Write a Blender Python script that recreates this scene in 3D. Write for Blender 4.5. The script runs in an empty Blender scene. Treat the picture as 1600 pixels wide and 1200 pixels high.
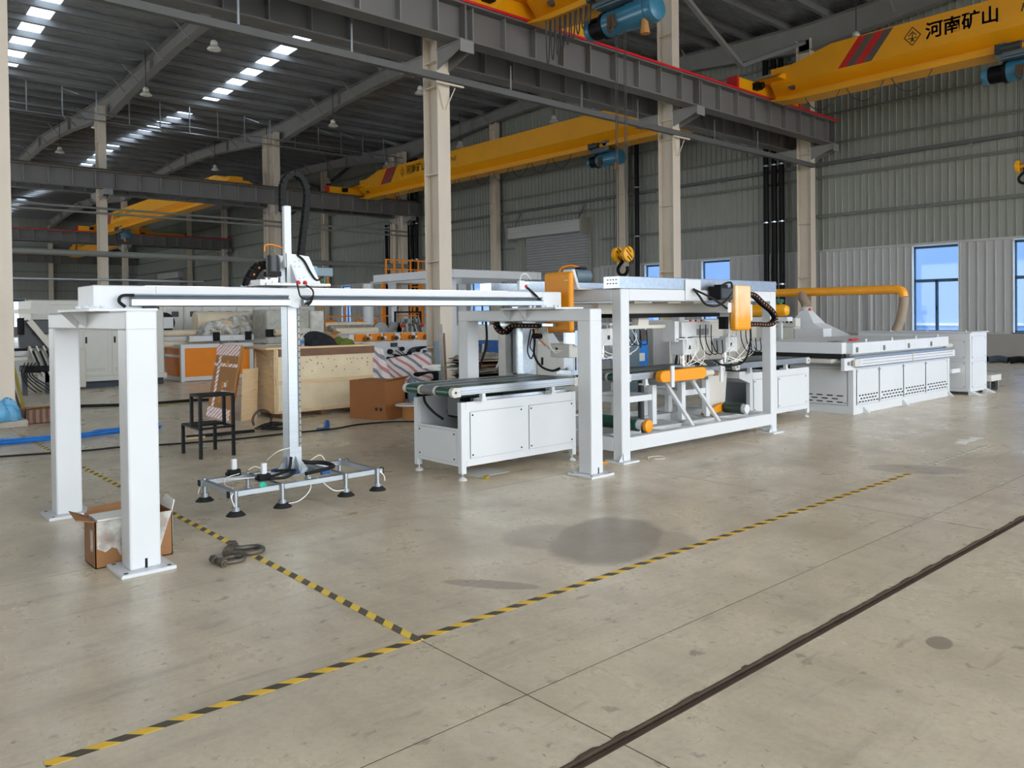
import bpy, math, random
from mathutils import Vector, Matrix, Euler
PI = math.pi
S = bpy.context.scene
COL = S.collection
random.seed(7)

# ------------------------------------------------------------------ camera
cam_d = bpy.data.cameras.new('camera')
cam = bpy.data.objects.new('camera', cam_d)
COL.objects.link(cam)
CAM_F, CAM_YAW, CAM_PITCH, CAM_ROLL, CAM_CY = 1246.16, .844843, .0139119, -.0115220, 509.68
_fw = Vector((math.cos(CAM_YAW)*math.cos(CAM_PITCH), math.sin(CAM_YAW)*math.cos(CAM_PITCH), -math.sin(CAM_PITCH)))
_rt = Vector((math.sin(CAM_YAW), -math.cos(CAM_YAW), 0))
_up = _rt.cross(_fw)
_c, _s = math.cos(CAM_ROLL), math.sin(CAM_ROLL)
_r2, _u2 = _c*_rt+_s*_up, -_s*_rt+_c*_up
cam.matrix_world = Matrix(((_r2.x, _u2.x, -_fw.x, 0), (_r2.y, _u2.y, -_fw.y, 0), (_r2.z, _u2.z, -_fw.z, 1.6), (0, 0, 0, 1)))
cam_d.sensor_fit = 'HORIZONTAL'
cam_d.sensor_width = 36
cam_d.lens = CAM_F/1600*36
cam_d.shift_y = -(600-CAM_CY)/1600
cam_d.clip_start, cam_d.clip_end = .05, 400
S.camera = cam

# ------------------------------------------------------------------ overcast sky, exposure
W = bpy.data.worlds.new('overcast_sky')
S.world = W
W.use_nodes = True
_bg = W.node_tree.nodes['Background']
_bg.inputs[0].default_value = (.92, .965, 1.0, 1)
_bg.inputs[1].default_value = 3.2
S.view_settings.view_transform = 'Standard'
S.view_settings.look = 'None'
S.view_settings.exposure = 0.75
S.view_settings.gamma = 1
S.view_settings.use_curve_mapping = False
S.cycles.max_bounces = 10
S.cycles.diffuse_bounces = 6
S.cycles.glossy_bounces = 4
S.cycles.transparent_max_bounces = 12
S.cycles.sample_clamp_indirect = 6
S.cycles.use_denoising = True
S.cycles.caustics_reflective = False
S.cycles.caustics_refractive = False

# ------------------------------------------------------------------ materials
def lin(h):
    if not isinstance(h, str): return h
    o = []
    for i in (0, 2, 4):
        c = int(h[i:i+2], 16)/255
        o.append(c/12.92 if c <= .04045 else ((c+.055)/1.055)**2.4)
    return tuple(o)
def new_mat(name):
    m = bpy.data.materials.new(name); m.use_nodes = True
    nt = m.node_tree
    return m, nt, nt.nodes['Principled BSDF']
def nd(nt, t, **k):
    n = nt.nodes.new(t)
    for a, v in k.items(): setattr(n, a, v)
    return n
def mathn(nt, op, a, b=None, clamp=False):
    n = nd(nt, 'ShaderNodeMath', operation=op, use_clamp=clamp)
    for i, v in enumerate((a, b)):
        if v is None: continue
        if hasattr(v, 'links'): nt.links.new(v, n.inputs[i])
        else: n.inputs[i].default_value = v
    return n.outputs[0]
def mixc(nt, fac, a, b):
    n = nd(nt, 'ShaderNodeMix', data_type='RGBA')
    for s, v in ((n.inputs[0], fac), (n.inputs[6], a), (n.inputs[7], b)):
        if hasattr(v, 'links'): nt.links.new(v, s)
        elif isinstance(v, (int, float)): s.default_value = v
        else: s.default_value = (*v[:3], 1)
    return n.outputs[2]
def noise(nt, vec, scale, detail=3, rough=.55, dist=0):
    n = nd(nt, 'ShaderNodeTexNoise')
    n.inputs['Scale'].default_value = scale; n.inputs['Detail'].default_value = detail
    n.inputs['Roughness'].default_value = rough; n.inputs['Distortion'].default_value = dist
    nt.links.new(vec, n.inputs['Vector'])
    return n.outputs[0]
def ramp(nt, v, lo, hi):
    n = nd(nt, 'ShaderNodeMapRange', clamp=True)
    n.inputs[1].default_value = lo; n.inputs[2].default_value = hi
    nt.links.new(v, n.inputs[0])
    return n.outputs[0]
def stretch(nt, vec, sc):
    n = nd(nt, 'ShaderNodeMapping'); n.inputs['Scale'].default_value = sc
    nt.links.new(vec, n.inputs[0]); return n.outputs[0]
def coord(nt):
    return nd(nt, 'ShaderNodeTexCoord').outputs['Object']
def mat(name, col, rough=.5, metal=0, var=.08, scale=5, bump=0, bscale=40, st=(1, 1, 1), dirt=None, dirt_at=(.62, .8), coat=0):
    m, nt, b = new_mat(name)
    c = lin(col); v = stretch(nt, coord(nt), st)
    n = noise(nt, v, scale, 4)
    o = mixc(nt, ramp(nt, n, .3, .7), tuple(x*(1-var) for x in c), tuple(min(1, x*(1+var)) for x in c))
    if dirt:
        n2 = noise(nt, v, scale*.6+1.3, 6, .65)
        o = mixc(nt, ramp(nt, n2, *dirt_at), o, lin(dirt))
    nt.links.new(o, b.inputs['Base Color'])
    b.inputs['Roughness'].default_value = rough; b.inputs['Metallic'].default_value = metal
    if coat: b.inputs['Coat Weight'].default_value = coat; b.inputs['Coat Roughness'].default_value = .15
    if bump:
        bn = nd(nt, 'ShaderNodeBump'); bn.inputs['Strength'].default_value = bump; bn.inputs['Distance'].default_value = .01
        nt.links.new(noise(nt, v, bscale, 4), bn.inputs['Height']); nt.links.new(bn.outputs[0], b.inputs['Normal'])
    return m
M_ = {}
def mk(k, *a, **kw): M_[k] = mat(k, *a, **kw)
mk('white_paint', 'CFD2D5', .34, var=.02, scale=2)
mk('cream_paint', 'C9C5BC', .4, var=.03, scale=2)
mk('grey_cabinet_paint', 'C9C9C2', .45, var=.03)
mk('panel_shadow_gap', '4A4C4E', .7)
mk('joint_sealant', '57503F', .9)
mk('galvanised', 'B4BDC4', .3, metal=.9, var=.1, scale=28, bump=.05, bscale=60)
mk('aluminium', 'A4ABB1', .34, metal=.85, var=.05, st=(1, 1, 8))
mk('steel_dull', '8B8A86', .45, metal=.7, var=.12)
mk('chrome', 'DADADA', .15, metal=1)
mk('black_plastic', '101113', .6, var=.15)
mk('black_rubber', '232323', .7, var=.2)
mk('black_paint', '0B0B0C', .5, var=.1)
mk('orange_paint', 'E5930A', .5, var=.03, scale=2)
mk('orange_enamel', 'E58300', .6, var=.04)
mk('orange_dot', 'E87E22', .5)
mk('green_belt', '1D4A3A', .35, var=.12)
mk('green_belt_dark', '2C3F38', .3, var=.2)
mk('grey_belt', '77777A', .6, var=.1)
mk('motor_grey', '2E3336', .45, var=.08)
mk('motor_blue', '2B6E8C', .35, var=.06, coat=.4)
mk('servo_slate', '5E707C', .4, var=.06)
mk('crane_yellow', 'E7A20C', .38, var=.05, scale=1.2)
mk('crane_red', 'C5201C', .45)
mk('crane_grey', '5B544E', .5)
mk('rail_red', 'D0182A', .4)
mk('beam_grey', '6B6968', .5, var=.06, scale=1.5)
mk('rafter_grey', '868583', .55, var=.06, scale=1.5)
mk('dark_steel', '3A3B3D', .5, var=.1)
mk('conduit_grey', '5C5D5D', .5, var=.06)
mk('pipe_grey', '84847F', .45, var=.06)
mk('column_paint', 'D2C7B7', .55, var=.06, scale=2.2, dirt='8F7F6B', dirt_at=(.66, .86), st=(1, 1, .35))
mk('wall_grey', '92968E', .5, var=.04, scale=1)
mk('wall_white', 'B2B3B3', .45, var=.02, scale=1)
mk('girt_paint', '7B7C77', .5, var=.05)
mk('carton_brown', 'A0683A', .75, var=.05, scale=2)
mk('wall_plinth', '9A9692', .7, var=.05, scale=1.2)
mk('roof_sheet', 'B4B8BC', .3, metal=.7, var=.25, scale=1.5, bump=1.0, bscale=2.2, st=(1, 4, 1))
mk('purlin', '7E7F82', .5, var=.08)
mk('wood_ply', 'DCC199', .65, var=.1, scale=3, st=(1, 1, 6), dirt='B08C5E', dirt_at=(.6, .8))
mk('wood_pale', 'E3D3B2', .65, var=.08, scale=2.5, dirt='A98D62', dirt_at=(.64, .85))
mk('wood_brown', '7A5A44', .7, var=.15, scale=4)
mk('cardboard', 'A9763F', .75, var=.06, scale=2)
mk('cardboard_old', '8F653F', .8, var=.1, scale=4, dirt='6A4A31')
mk('paper_white', 'E8E6E0', .7)
mk('foam', 'E4E0D8', .8)
mk('tape_clear', 'C9C2B6', .2, var=.15, scale=14, bump=.4, bscale=25)
mk('plastic_film', 'C9C7BF', .15, var=.25, scale=5, bump=.8, bscale=9)
mk('blue_hose', '2573C4', .35, var=.15, scale=10)
mk('blue_bag', '5EA4CE', .4, var=.2, scale=7, bump=.8, bscale=9)
mk('blue_paint', '1F4F8C', .4)
mk('red_plastic', 'C4282E', .45)
mk('yellow_plastic', '9C8A2C', .5)
mk('green_plastic', '1E6A58', .4)
mk('teal_light', '28C8A0', .4)
mk('brass', 'A4762C', .35, metal=.8)
mk('rust_brown', '4A3A2C', .8, metal=0, var=.25, scale=9)
mk('shackle_steel', '5E5850', .5, metal=.5, var=.3, scale=18)
mk('cloth_black', '1B1C22', .9, var=.3, scale=10)
mk('cloth_hiviz', '5F6620', .9, var=.15)
mk('duct_orange', 'E79A1C', .35, var=.05, dirt='C77A10')
mk('hose_brown', 'A08F7C', .6, var=.1)
mk('concrete', 'ABA498', .8, var=.08, scale=5, bump=.3)
mk('window_frame', '2C5270', .4)
mk('window_reveal', 'DDE8EE', .4)
mk('outside_wall', '93B8EE', .6, var=.02, scale=.5)
mk('outside_band', 'DDE8F6', .6)
mk('outside_ground', '9AA0A0', .9)
mk('shutter', '8E8C82', .45, var=.04)
mk('lamp_shade', 'DCD8CC', .35, metal=.2)
mk('ink_black', '1E1C1A', .6)
mk('ink_grey', '55514C', .6)
mk('ink_orange', 'E59A22', .6)
mk('wrapped_grey', 'A7A69C', .3, var=.2, scale=6, bump=.6, bscale=8)
mk('roll_beige', 'D8C9AE', .6, var=.08)
mk('pallet_dark', '3B4650', .7)
mk('scrap', '8D857A', .8, var=.35, scale=8)

for _n in M_['roof_sheet'].node_tree.nodes:
    if _n.type == 'BUMP': _n.inputs['Distance'].default_value = .06
for _k in ('black_paint', 'black_plastic', 'black_rubber'): M_[_k].node_tree.nodes['Principled BSDF'].inputs['Specular IOR Level'].default_value = .2
def glass_mat():
    m, nt, b = new_mat('window_glass')
    nt.nodes.remove(b)
    t = nd(nt, 'ShaderNodeBsdfTransparent'); t.inputs[0].default_value = (.93, .96, 1, 1)
    g = nd(nt, 'ShaderNodeBsdfGlossy'); g.inputs['Roughness'].default_value = .03
    mx = nd(nt, 'ShaderNodeMixShader'); mx.inputs[0].default_value = .025
    nt.links.new(t.outputs[0], mx.inputs[1]); nt.links.new(g.outputs[0], mx.inputs[2])
    nt.links.new(mx.outputs[0], nt.nodes['Material Output'].inputs[0])
    return m
M_['window_glass'] = glass_mat()
def skylight_mat():
    m, nt, b = new_mat('skylight_sheet')
    nt.nodes.remove(b)
    t = nd(nt, 'ShaderNodeBsdfTransparent'); t.inputs[0].default_value = (.9, .96, 1, 1)
    g = nd(nt, 'ShaderNodeBsdfTranslucent'); g.inputs[0].default_value = (.85, .92, 1, 1)
    mx = nd(nt, 'ShaderNodeMixShader'); mx.inputs[0].default_value = .35
    nt.links.new(t.outputs[0], mx.inputs[1]); nt.links.new(g.outputs[0], mx.inputs[2])
    nt.links.new(mx.outputs[0], nt.nodes['Material Output'].inputs[0])
    return m
M_['skylight_sheet'] = skylight_mat()
def film_mat():
    m, nt, b = new_mat('clear_film')
    nt.nodes.remove(b)
    t = nd(nt, 'ShaderNodeBsdfTransparent'); t.inputs[0].default_value = (.95, .95, .95, 1)
    g = nd(nt, 'ShaderNodeBsdfPrincipled'); g.inputs['Base Color'].default_value = (.75, .74, .7, 1); g.inputs['Roughness'].default_value = .15
    mx = nd(nt, 'ShaderNodeMixShader')
    n = noise(nt, coord(nt), 7, 4)
    nt.links.new(ramp(nt, n, .3, .75), mx.inputs[0])
    bn = nd(nt, 'ShaderNodeBump'); bn.inputs['Strength'].default_value = .8
    nt.links.new(noise(nt, coord(nt), 12, 4), bn.inputs['Height']); nt.links.new(bn.outputs[0], g.inputs['Normal'])
    nt.links.new(t.outputs[0], mx.inputs[1]); nt.links.new(g.outputs[0], mx.inputs[2])
    nt.links.new(mx.outputs[0], nt.nodes['Material Output'].inputs[0])
    return m
M_['clear_film'] = film_mat()
def stripe_mat(name, cols, edges, period, direction, rough=.5, wobble=0):
    """flat printed stripes: cols[i] from edges[i] to edges[i+1] of each period along a direction in object space"""
    m, nt, b = new_mat(name)
    c = coord(nt)
    d = nd(nt, 'ShaderNodeVectorMath', operation='DOT_PRODUCT')
    nt.links.new(c, d.inputs[0]); d.inputs[1].default_value = direction
    v = d.outputs['Value']
    if wobble: v = mathn(nt, 'ADD', v, mathn(nt, 'MULTIPLY', noise(nt, c, 6), wobble))
    f = mathn(nt, 'FRACT', mathn(nt, 'DIVIDE', v, period))
    o = lin(cols[0])
    for e, cc in zip(edges, cols[1:]): o = mixc(nt, mathn(nt, 'GREATER_THAN', f, e), o, lin(cc))
    n = noise(nt, c, 14, 5, .7)
    o = mixc(nt, mathn(nt, 'MULTIPLY', ramp(nt, n, .55, .75), .35), o, lin('9A8E78'))
    nt.links.new(o, b.inputs['Base Color']); b.inputs['Roughness'].default_value = rough
    return m
M_['tape_x'] = stripe_mat('tape_x', ('E6B93A', '4A4334'), (.5,), .155, (1, 1, 0))
M_['tape_y'] = stripe_mat('tape_y', ('E6C34A', '5B5044'), (.5,), .165, (1, -1, 0))
M_['tape_worn'] = stripe_mat('tape_worn', ('DCD5BC', '94907F'), (.5,), .155, (1, 1, 0))
M_['tarp_stripes'] = stripe_mat('tarp_stripes', ('DAD2CE', 'BE7C82', 'DAD2CE', '7E7E90'), (.3, .5, .8), .34, (.55, .2, .8), .6, .05)
M_['printed_tape'] = stripe_mat('printed_tape', ('EDE4DF', 'C4485A', 'EDE4DF', 'C4485A'), (.35, .5, .8), .13, (0, .5, .85), .4, .06)
M_['brown_striped'] = stripe_mat('brown_striped', ('8A6A58', '5E4438'), (.5,), .09, (1, 1, 0), .7, .03)

def floor_mat():
    m, nt, b = new_mat('polished_concrete')
    c = coord(nt)
    big = noise(nt, c, .5, 5, .65)
    mid = noise(nt, stretch(nt, c, (1, .7, 1)), 2.1, 8, .68)
    fine = noise(nt, c, 30, 5, .7)
    o = mixc(nt, ramp(nt, big, .3, .7), lin('C2B298'), lin('D9CBB3'))
    o = mixc(nt, mathn(nt, 'MULTIPLY', ramp(nt, mid, .45, .7), .5), o, lin('988C78'))
    o = mixc(nt, mathn(nt, 'MULTIPLY', ramp(nt, fine, .45, .7), .25), o, lin('8F8472'))
    # trowel sweeps, small dark scuffs and pits, long tyre smears
    sw = noise(nt, stretch(nt, c, (1, .3, 1)), 4.5, 5, .6, 1.2)
    o = mixc(nt, mathn(nt, 'MULTIPLY', ramp(nt, sw, .55, .68), .22), o, lin('D6CDBB'))
    for st, sc, lo, hi, k in (((1, 1.3, 1), 6, .64, .71, .5), ((1.5, 1, 1), 15, .66, .73, .6), ((.5, 2.4, 1), 3.2, .62, .74, .4)):
        o = mixc(nt, mathn(nt, 'MULTIPLY', ramp(nt, noise(nt, stretch(nt, c, st), sc, 3, .6, .3), lo, hi), k), o, lin('6C6357'))
    sm = noise(nt, stretch(nt, c, (.3, 3.2, 1)), 1.3, 6, .65)
    o = mixc(nt, mathn(nt, 'MULTIPLY', ramp(nt, sm, .54, .7), .35), o, lin('7C7468'))
    sep = nd(nt, 'ShaderNodeSeparateXYZ'); nt.links.new(c, sep.inputs[0])
    wob = mathn(nt, 'MULTIPLY', mathn(nt, 'SUBTRACT', noise(nt, c, 3.5, 4), .5), .9)
    wet = None
    for cx, cy, rx, ry, a, s in ((4.25, 3.78, .62, .4, .5, .75), (3.98, 4.15, .35, .3, 0, .4), (4.45, 3.5, .3, .25, 0, .4), (3.03, 3.62, .3, .07, -.95, .6), (4.06, 1.5, .09, .06, .2, .8), (8.35, 3.3, .25, .5, .6, .5)):
        ca, sa = math.cos(a), math.sin(a)
        dx = mathn(nt, 'SUBTRACT', sep.outputs[0], cx); dy = mathn(nt, 'SUBTRACT', sep.outputs[1], cy)
        u = mathn(nt, 'DIVIDE', mathn(nt, 'ADD', mathn(nt, 'MULTIPLY', dx, ca), mathn(nt, 'MULTIPLY', dy, sa)), rx)
        w = mathn(nt, 'DIVIDE', mathn(nt, 'SUBTRACT', mathn(nt, 'MULTIPLY', dy, ca), mathn(nt, 'MULTIPLY', dx, sa)), ry)
        r = mathn(nt, 'ADD', mathn(nt, 'ADD', mathn(nt, 'MULTIPLY', u, u), mathn(nt, 'MULTIPLY', w, w)), wob)
        k = mathn(nt, 'MULTIPLY', ramp(nt, r, 1.1, .75), s)
        wet = k if wet is None else mathn(nt, 'MAXIMUM', wet, k)
    o = mixc(nt, wet, o, lin('85796A'))
    nt.links.new(o, b.inputs['Base Color'])
    r0 = mathn(nt, 'ADD', mathn(nt, 'MULTIPLY', ramp(nt, mid, .3, .7), .16), .23)
    nt.links.new(mathn(nt, 'SUBTRACT', r0, mathn(nt, 'MULTIPLY', wet, -.03)), b.inputs['Roughness'])
    b.inputs['Specular IOR Level'].default_value = .5
    bn = nd(nt, 'ShaderNodeBump'); bn.inputs['Strength'].default_value = .06; bn.inputs['Distance'].default_value = .01
    nt.links.new(noise(nt, c, 9, 4), bn.inputs['Height']); nt.links.new(bn.outputs[0], b.inputs['Normal'])
    return m
M_['polished_concrete'] = floor_mat()
def sky_sheen_panel():
    m, nt, b = new_mat('orange_sky_sheen')
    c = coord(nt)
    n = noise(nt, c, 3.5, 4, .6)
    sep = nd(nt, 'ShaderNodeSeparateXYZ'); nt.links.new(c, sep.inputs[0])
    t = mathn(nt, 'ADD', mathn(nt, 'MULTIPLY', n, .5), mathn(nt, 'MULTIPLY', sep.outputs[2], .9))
    nt.links.new(mixc(nt, ramp(nt, t, .18, .42), lin('E79A12'), lin('E6C79A')), b.inputs['Base Color'])  # sky reflection painted into the colour, paler towards the top
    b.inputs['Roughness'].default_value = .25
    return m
M_['orange_sky_sheen'] = sky_sheen_panel()

# ------------------------------------------------------------------ mesh builder and object helpers
class B:
    """collects solids in world coordinates; build() links them as one mesh under a root"""
    def __init__(s, root=None, local=False):
        s.v, s.f, s.root = [], [], root
        s.o = Vector((0, 0, 0)) if (root is None or local or root.name in LOCAL) else ROOT_LOC[root.name]
    def add(s, vs, fs):
        n = len(s.v)
        s.v += [tuple(Vector(p)-s.o) for p in vs]
        s.f += [tuple(i+n for i in f) for f in fs]
        return s
    def box(s, x0, x1, y0, y1, z0, z1):
        x0, x1 = sorted((x0, x1)); y0, y1 = sorted((y0, y1)); z0, z1 = sorted((z0, z1))
        return s.add([(x, y, z) for z in (z0, z1) for x, y in ((x0, y0), (x1, y0), (x1, y1), (x0, y1))],
                     [(3, 2, 1, 0), (4, 5, 6, 7), (0, 1, 5, 4), (1, 2, 6, 5), (2, 3, 7, 6), (3, 0, 4, 7)])
    def cbox(s, c, d, rot=None):
        R = (Euler(rot).to_matrix() if rot is not None and not isinstance(rot, Matrix) else rot) or Matrix.Identity(3)
        c = Vector(c)
        vs = [c+R @ Vector((x*d[0]/2, y*d[1]/2, z*d[2]/2)) for z in (-1, 1) for x, y in ((-1, -1), (1, -1), (1, 1), (-1, 1))]
        return s.add(vs, [(3, 2, 1, 0), (4, 5, 6, 7), (0, 1, 5, 4), (1, 2, 6, 5), (2, 3, 7, 6), (3, 0, 4, 7)])
    def bar(s, p, q, w, h):
        """a square bar from p to q, w across, h in its upright direction"""
        p, q = Vector(p), Vector(q); d = q-p; L = d.length; d.normalize()
        u = Vector((0, 0, 1)) if abs(d.z) < .95 else Vector((0, 1, 0))
        a = d.cross(u).normalized(); b = a.cross(d)
        R = Matrix((d, a, b)).transposed()
        return s.cbox((p+q)/2, (L, w, h), R)
    def prism(s, pts, vec):
        n = len(pts); vec = Vector(vec); P = [Vector(p) for p in pts]
        nrm = Vector((0, 0, 0))
        for i in range(n): nrm += P[i].cross(P[(i+1) % n])
        if nrm.dot(vec) > 0: P = P[::-1]
        return s.add(P+[p+vec for p in P], [tuple(range(n)), tuple(range(2*n-1, n-1, -1))]+[(i, i+n, (i+1) % n+n, (i+1) % n) for i in range(n)])
    def cyl(s, p, q, r, n=14, r2=None, cap=True):
        p, q = Vector(p), Vector(q); d = (q-p).normalized(); r2 = r if r2 is None else r2
        u = Vector((0, 0, 1)) if abs(d.z) < .9 else Vector((1, 0, 0))
        a = d.cross(u).normalized(); b = d.cross(a)
        ring = lambda c, R: [c+(a*math.cos(t*2*PI/n)+b*math.sin(t*2*PI/n))*R for t in range(n)]
        fs = [(i, (i+1) % n, (i+1) % n+n, i+n) for i in range(n)]
        if cap: fs += [tuple(range(n-1, -1, -1)), tuple(range(n, 2*n))]
        return s.add(ring(p, r)+ring(q, r2), fs)
    def lathe(s, c, prof, n=16, axis='z'):
        c = Vector(c); vs = []; fs = []
        for r, h in prof:
            for i in range(n):
                t = 2*PI*i/n; x, y = r*math.cos(t), r*math.sin(t)
                vs.append(c+Vector({'z': (x, y, h), 'x': (h, x, y), 'y': (y, h, x)}[axis]))
        m = len(prof)
        for k in range(m-1):
            for i in range(n): fs.append((k*n+i, k*n+(i+1) % n, (k+1)*n+(i+1) % n, (k+1)*n+i))
        fs += [tuple(range(n-1, -1, -1)), tuple(range((m-1)*n, m*n))]
        return s.add(vs, fs)
    def tube(s, pts, r, n=6, sub=5, closed=False):
        P = smooth_path(pts, sub) if sub > 1 else [Vector(p) for p in pts]
        m = len(P); vs = []; fs = []; up = None
        for i, p in enumerate(P):
            d = (P[min(i+1, m-1)]-P[max(i-1, 0)]).normalized()
            if up is None: up = Vector((0, 0, 1)) if abs(d.z) < .9 else Vector((1, 0, 0))
            a = d.cross(up).normalized(); up = a.cross(d)
            vs += [p+(a*math.cos(t*2*PI/n)+up*math.sin(t*2*PI/n))*r for t in range(n)]
        for k in range(m-1):
            for i in range(n): fs.append((k*n+i, k*n+(i+1) % n, (k+1)*n+(i+1) % n, (k+1)*n+i))
        fs += [tuple(range(n-1, -1, -1)), tuple(range((m-1)*n, m*n))]
        return s.add(vs, fs)
    def sheet(s, grid, th=0):
        """a grid of points as a surface (rows of equal length); th gives it thickness along local normals"""
        h, w = len(grid), len(grid[0])
        vs = [Vector(p) for r in grid for p in r]
        fs = [(i*w+j, i*w+j+1, (i+1)*w+j+1, (i+1)*w+j) for i in range(h-1) for j in range(w-1)]
        return s.add(vs, fs)
    def build(s, name, m, parent=None, bevel=0, smooth=False, label=None, kind=None, seg=1, solid=0):
        me = bpy.data.meshes.new(name)
        me.from_pydata(s.v, [], s.f); me.update()
        me.materials.append(M_[m] if isinstance(m, str) else m)
        if smooth:
            for p in me.polygons: p.use_smooth = True
        o = bpy.data.objects.new(name, me); COL.objects.link(o)
        par = parent if parent is not None else s.root
        if par is not None: o.parent = par
        if bevel:
            b = o.modifiers.new('bevel', 'BEVEL'); b.width = bevel; b.segments = seg; b.limit_method = 'ANGLE'
        if solid:
            b = o.modifiers.new('solid', 'SOLIDIFY'); b.thickness = solid
        if smooth and hasattr(me, 'set_sharp_from_angle'): me.set_sharp_from_angle(angle=.7)
        if label: o['label'] = label
        if kind: o['kind'] = kind
        return o
ROOT_LOC, LOCAL = {}, set()
def smooth_path(pts, sub=5):
    P = [Vector(p) for p in pts]; out = []
    for i in range(len(P)-1):
        p0 = P[i-1] if i else P[i]*2-P[i+1]; p1, p2 = P[i], P[i+1]
        p3 = P[i+2] if i+2 < len(P) else P[i+1]*2-P[i]
        for k in range(sub):
            t = k/sub
            out.append(.5*((2*p1)+(p2-p0)*t+(2*p0-5*p1+4*p2-p3)*t*t+(3*p1-p0-3*p2+p3)*t**3))
    return out+[P[-1]]
def thing(name, label, cat, loc=(0, 0, 0), rz=0, group=None, local=False):
    o = bpy.data.objects.new(name, None); COL.objects.link(o)
    o.empty_display_size = .1
    o.location = loc; o.rotation_euler = (0, 0, rz)
    o['label'] = label; o['category'] = cat
    if group: o['group'] = group
    ROOT_LOC[o.name] = Vector(loc)
    if rz or local: LOCAL.add(o.name)
    return o
def tag(o, label, cat, group=None):
    o['label'] = label; o['category'] = cat
    if group: o['group'] = group
    return o
def structure(name):
    o = bpy.data.objects.new(name, None); COL.objects.link(o); o['kind'] = 'structure'
    ROOT_LOC[o.name] = Vector((0, 0, 0))
    return o
def inst(src, parent, loc, name=None):
    o = src.copy(); COL.objects.link(o); o.parent = parent; o.location = loc
    return o
def dup(root, loc, label, rz=None):
    r = root.copy(); COL.objects.link(r); r.location = loc; r['label'] = label
    if rz is not None: r.rotation_euler.z = rz
    for ch in list(root.children):
        c = ch.copy(); COL.objects.link(c); c.parent = r
        for g in ch.children:
            d = g.copy(); COL.objects.link(d); d.parent = c
    return r
def text(name, body, size, root, origin, xdir, zdir, m, parent=None, align='LEFT', shear=0, sx=1):
    """flat lettering; xdir = reading direction, zdir = up, in world space"""
    c = bpy.data.curves.new(name, 'FONT'); c.body = body; c.size = size; c.extrude = .001; c.align_x = align; c.shear = shear; c.offset = .008 if size > .4 else 0
    c.resolution_u = 3
    c.materials.append(M_[m])
    f = bpy.data.objects.new(name, c); COL.objects.link(f)
    bpy.context.view_layer.update()
    me = bpy.data.meshes.new_from_object(f.evaluated_get(bpy.context.evaluated_depsgraph_get()))
    me.materials.clear(); me.materials.append(M_[m])
    bpy.data.objects.remove(f)
    o = bpy.data.objects.new(name, me); COL.objects.link(o); o.parent = parent or root; o['kind'] = 'stuff'
    x = Vector(xdir).normalized(); z = Vector(zdir).normalized(); n = x.cross(z)
    R = Matrix((x, z, n)).transposed().to_4x4()
    off = Vector(origin)-(ROOT_LOC[root.name] if root.name not in LOCAL else Vector((0, 0, 0)))
    o.matrix_local = Matrix.Translation(off) @ R @ Matrix.Diagonal((sx, 1, 1, 1))
    return o

# ================================================================== THE SETTING
XW, YB, XL, YF = 27.2, 92.0, -12.0, -11.0        # right wall, back wall, left wall, front of the hall
ROWS = (14.25, 39.2, 66.5)                        # column rows
COLX = (2.2, 10.5, 18.8, 26.68)
TRACK0, TRACK1 = 1.935, 1.985

# ---- floor: cast slabs with sawn joints over a dark sub-base, and a recessed rail
floor = structure('floor')
b = B(floor); b.box(XL, XW+.3, YF, TRACK0, -.3, -.0007); b.box(XL, XW+.3, TRACK1, YB+.3, -.3, -.0007); b.box(XL, XW+.3, TRACK0, TRACK1, -.3, -.03); b.build('sub_base', 'joint_sealant')
xs = [XL, -6.05, -1.9, 2.25, 6.41, 10.5, 14.65, 18.8, 22.9, XW+.2]
ys = [YF, -6.5, -2.2, TRACK0, TRACK1, 2.468, 5.64, 8.81, 14.25, 22.6, 30.9, 39.2, 48.3, 57.4, 66.5, 79, YB+.2]
for i in range(len(xs)-1):
    for j in range(len(ys)-1):
        if ys[j] == TRACK0: continue
        g = .0035
        b = B(floor); b.box(xs[i]+g, xs[i+1]-g, ys[j]+(g if ys[j] != TRACK1 else 0), ys[j+1]-(g if ys[j+1] != TRACK0 else 0), -.02, 0)
        b.build('floor_slab', 'polished_concrete')
b = B(floor); b.box(XL, XW, TRACK0+.006, TRACK0+.03, -.024, -.006); b.build('sunken_rail', 'rust_brown')
b = B(floor); b.box(XL, XW, TRACK1-.006, TRACK1+.004, -.024, .0008); b.box(XL, XW, TRACK0-.004, TRACK0+.005, -.024, .0008); b.build('channel_edge', 'rust_brown')
b = B(floor)
x = 1.2
while x < 12:                                     # broken lips of the rail channel
    L = random.uniform(.05, .3); w = random.uniform(.004, .016)
    b.prism([(x, TRACK1, .001), (x+L, TRACK1, .001), (x+L*.8, TRACK1+w, .001), (x+L*.3, TRACK1+w*.8, .001)], (0, 0, .0015))
    x += L+random.uniform(.02, .3)
b.build('chipped_lip', 'rust_brown', kind='stuff')

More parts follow.
